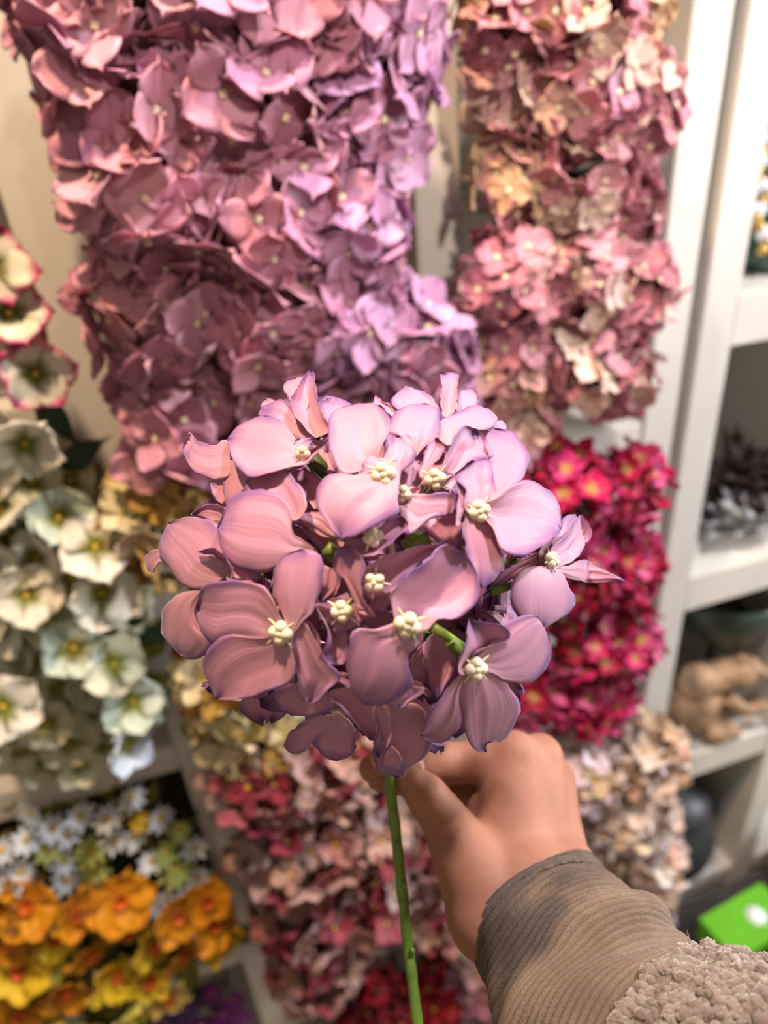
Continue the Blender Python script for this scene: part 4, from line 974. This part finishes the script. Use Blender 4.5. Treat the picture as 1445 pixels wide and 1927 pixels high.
# fingers curling round the stem
cap_([(965, 1432, .367), (900, 1430, .372), (836, 1440, .374), (770, 1440, .366), (722, 1440, .352), (700, 1446, .343)], [.0138, .0115, .0108, .0092, .0085, .0075])
cap_([(1012, 1436, .381), (930, 1462, .398), (850, 1478, .396), (780, 1470, .378), (715, 1462, .358)], [.0138, .0112, .0106, .0092, .008])
cap_([(1036, 1466, .396), (960, 1510, .415), (880, 1520, .410), (820, 1505, .392), (790, 1495, .378)], [.013, .0108, .010, .009, .0078])
cap_([(1044, 1512, .410), (990, 1560, .424), (920, 1560, .418), (870, 1540, .400)], [.012, .0098, .009, .0075])
# knuckles
for (u, v, d, r_) in [(968, 1420, .366, .0132), (1016, 1424, .380, .0132), (836, 1432, .371, .0108), (804, 1498, .339, .0108)]: m.ball(pd(u, v, d) - HO, r_, 3)
obj('hand', remeshed(m, .0021, 14, 'hand'), person, mat=M_skin)
m = MB(); nq = frame(Vector(cam2w((-.25, -.5, -.85))), .6).to_quaternion()
m.ball(pd(776, 1446, .340) - HO, .0062, 2, (1, .72, .22), nq); m.build('thumb_nail', plain('nail', rgb(222, 170, 150), .3, .03), person)

def cord_mat():
    t = NT('taupe_corduroy'); co = t.obco(); n1 = t.noise(40, 3, co); n2 = t.noise(1400, 2, co)
    c_ = t.mix(t.ramp(n1, .3, .7), rgb(108, 90, 76), rgb(128, 110, 96)); c_ = t.mix(t.math('MULTIPLY', t.ramp(n2, .4, .7), .35), c_, rgb(84, 68, 56))
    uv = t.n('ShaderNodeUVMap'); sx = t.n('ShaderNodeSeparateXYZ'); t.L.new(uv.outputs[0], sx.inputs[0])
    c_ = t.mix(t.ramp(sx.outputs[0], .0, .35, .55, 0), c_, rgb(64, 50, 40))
    t.L.new(c_, t.b.inputs['Base Color']); t.b.inputs['Roughness'].default_value = .9; t.b.inputs['Sheen Weight'].default_value = .08
    t.b.inputs['Specular IOR Level'].default_value = .15; t.bump(n2, .5, .0008); return t.m
axis = [(1002, 1692, .334, .0335), (1015, 1712, .330, .0360), (1086, 1836, .300, .0405), (1200, 1975, .268, .0445), (1360, 2120, .238, .0490), (1580, 2270, .205, .056), (1850, 2500, .178, .060)]
A3 = [pd(*a[:3]) for a in axis]; AR = [a[3] for a in axis]
cum = [0]
for i in range(1, len(A3)): cum.append(cum[-1] + (A3[i] - A3[i - 1]).length)
def ax(l):
    p = [np.interp(l, cum, [q[k] for q in A3]) for k in range(3)]; return Vector(p)
def axs(l, h=.02): return (ax(l - h) + ax(l) * 2 + ax(l + h)) / 4 if l > h else ax(l)
def arad(l): return (np.interp(l - .01, cum, AR) + np.interp(l + .01, cum, AR)) / 2
UPV = -Vector(fwd); _fr = {}
def sleeve_pt(l, th, extra=0.0, wr=True):
    kk_ = round(l * 20000)
    if kk_ not in _fr:
        t_ = (axs(l + .004) - axs(max(0, l - .004))).normalized(); a = (UPV - t_ * UPV.dot(t_)).normalized(); _fr[kk_] = (axs(kk_ / 20000), a, t_.cross(a), arad(kk_ / 20000))
    c0_, a, b, ar_ = _fr[kk_]
    rr = ar_ + extra
    if wr:   # bunched folds across the forearm
        k = max(0, min(1, (l - .012) / .03))
        rr += k * (.0040 * math.sin(l * 95 + 1.2 * math.sin(th * 1.0 + .5) * 2.2) + .0016 * math.sin(l * 210 + 3 * math.sin(th * 2 + 1)))
    return c0_ + (a * math.cos(th) + b * math.sin(th)) * rr
NA, PITCH = 112, .0031
L0, L1 = 0.0, cum[5]
PL = 8; NL = int((L1 - L0) / PITCH * PL)
V = []; UVs = []
for i in range(-6, NL + 1):
    l = L0 + max(0, i) * PITCH / PL; ph = (max(0, i) % PL) / PL
    rib = .0012 * abs(math.sin(math.pi * ph)) ** .8
    for j in range(NA):
        th = 2 * math.pi * j / NA
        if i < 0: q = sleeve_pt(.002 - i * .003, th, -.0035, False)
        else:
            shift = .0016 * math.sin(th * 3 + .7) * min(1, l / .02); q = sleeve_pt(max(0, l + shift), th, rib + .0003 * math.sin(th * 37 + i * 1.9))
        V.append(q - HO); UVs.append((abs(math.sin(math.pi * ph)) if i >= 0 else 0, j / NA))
rows = len(V) // NA
fcs = [(i * NA + j, (i + 1) * NA + j, (i + 1) * NA + (j + 1) % NA, i * NA + (j + 1) % NA) for i in range(rows - 1) for j in range(NA)]
me = mesh('sleeve', V, fcs); uvl = me.uv_layers.new(name='UVMap')
for lp in me.loops: uvl.data[lp.index].uv = UVs[lp.vertex_index]
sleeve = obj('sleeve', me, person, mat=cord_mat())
def fleece_mat():
    t = NT('taupe_fleece'); co = t.obco(); n1 = t.noise(130, 3, co); n2 = t.noise(900, 3, co)
    c_ = t.mix(t.ramp(n1, .3, .7), rgb(114, 98, 88), rgb(142, 126, 114)); t.L.new(c_, t.b.inputs['Base Color'])
    t.b.inputs['Roughness'].default_value = .95; t.b.inputs['Sheen Weight'].default_value = .5; t.b.inputs['Specular IOR Level'].default_value = .1; t.bump(n2, .8, .0015); return t.m
m = MB(); r7 = random.Random(3)
bmf = bmesh.new(); bmesh.ops.create_icosphere(bmf, subdivisions=2, radius=1); bmf.verts.index_update()
IV = [v.co.copy() for v in bmf.verts]; IF = [[v.index for v in f_.verts] for f_ in bmf.faces]; bmf.free()
for k in range(3600):
    l = cum[3] + .026 + r7.random() * (L1 - cum[3] - .03); th = r7.uniform(0, 6.283) if r7.random() < .3 else r7.uniform(-1.8, 1.8)
    l += .012 * math.sin(th * 1.3)
    q = sleeve_pt(l, th, .0025 + r7.uniform(-.0012, .0018), False) - HO
    rr_ = r7.uniform(.0016, .0029); sc_ = (r7.uniform(.6, 1.5), r7.uniform(.6, 1.2), r7.uniform(.6, 1.1))
    Rm = Quaternion((r7.random() - .5, r7.random() - .5, r7.random() - .5), r7.uniform(0, 6)).to_matrix(); p0, p1 = r7.uniform(0, 6), r7.uniform(0, 6)
    m.add([q + Rm @ Vector((c_.x * sc_[0], c_.y * sc_[1], c_.z * sc_[2])) * rr_ * (1 + .22 * math.sin(5 * c_.x + p0) * math.sin(6 * c_.y + p1) + .1 * math.sin(11 * c_.z + p0)) for c_ in IV], IF)
    if True:
        d_ = (Rm @ Vector((0, 0, 1))) * .0022 + Vector((r7.gauss(0, .001), r7.gauss(0, .001), r7.gauss(0, .001)))
        m.tube([q + d_ * .6, q + d_ * 1.2, q + d_ * 1.5 + Vector((.0008, 0, -.0005))], [.00012, .0001, .00004], 3, cap=False)
fl = obj('fleece', m.mesh('fleece'), sleeve, mat=fleece_mat()); fl['kind'] = 'stuff'; fl['label'] = 'curly taupe fleece panel'
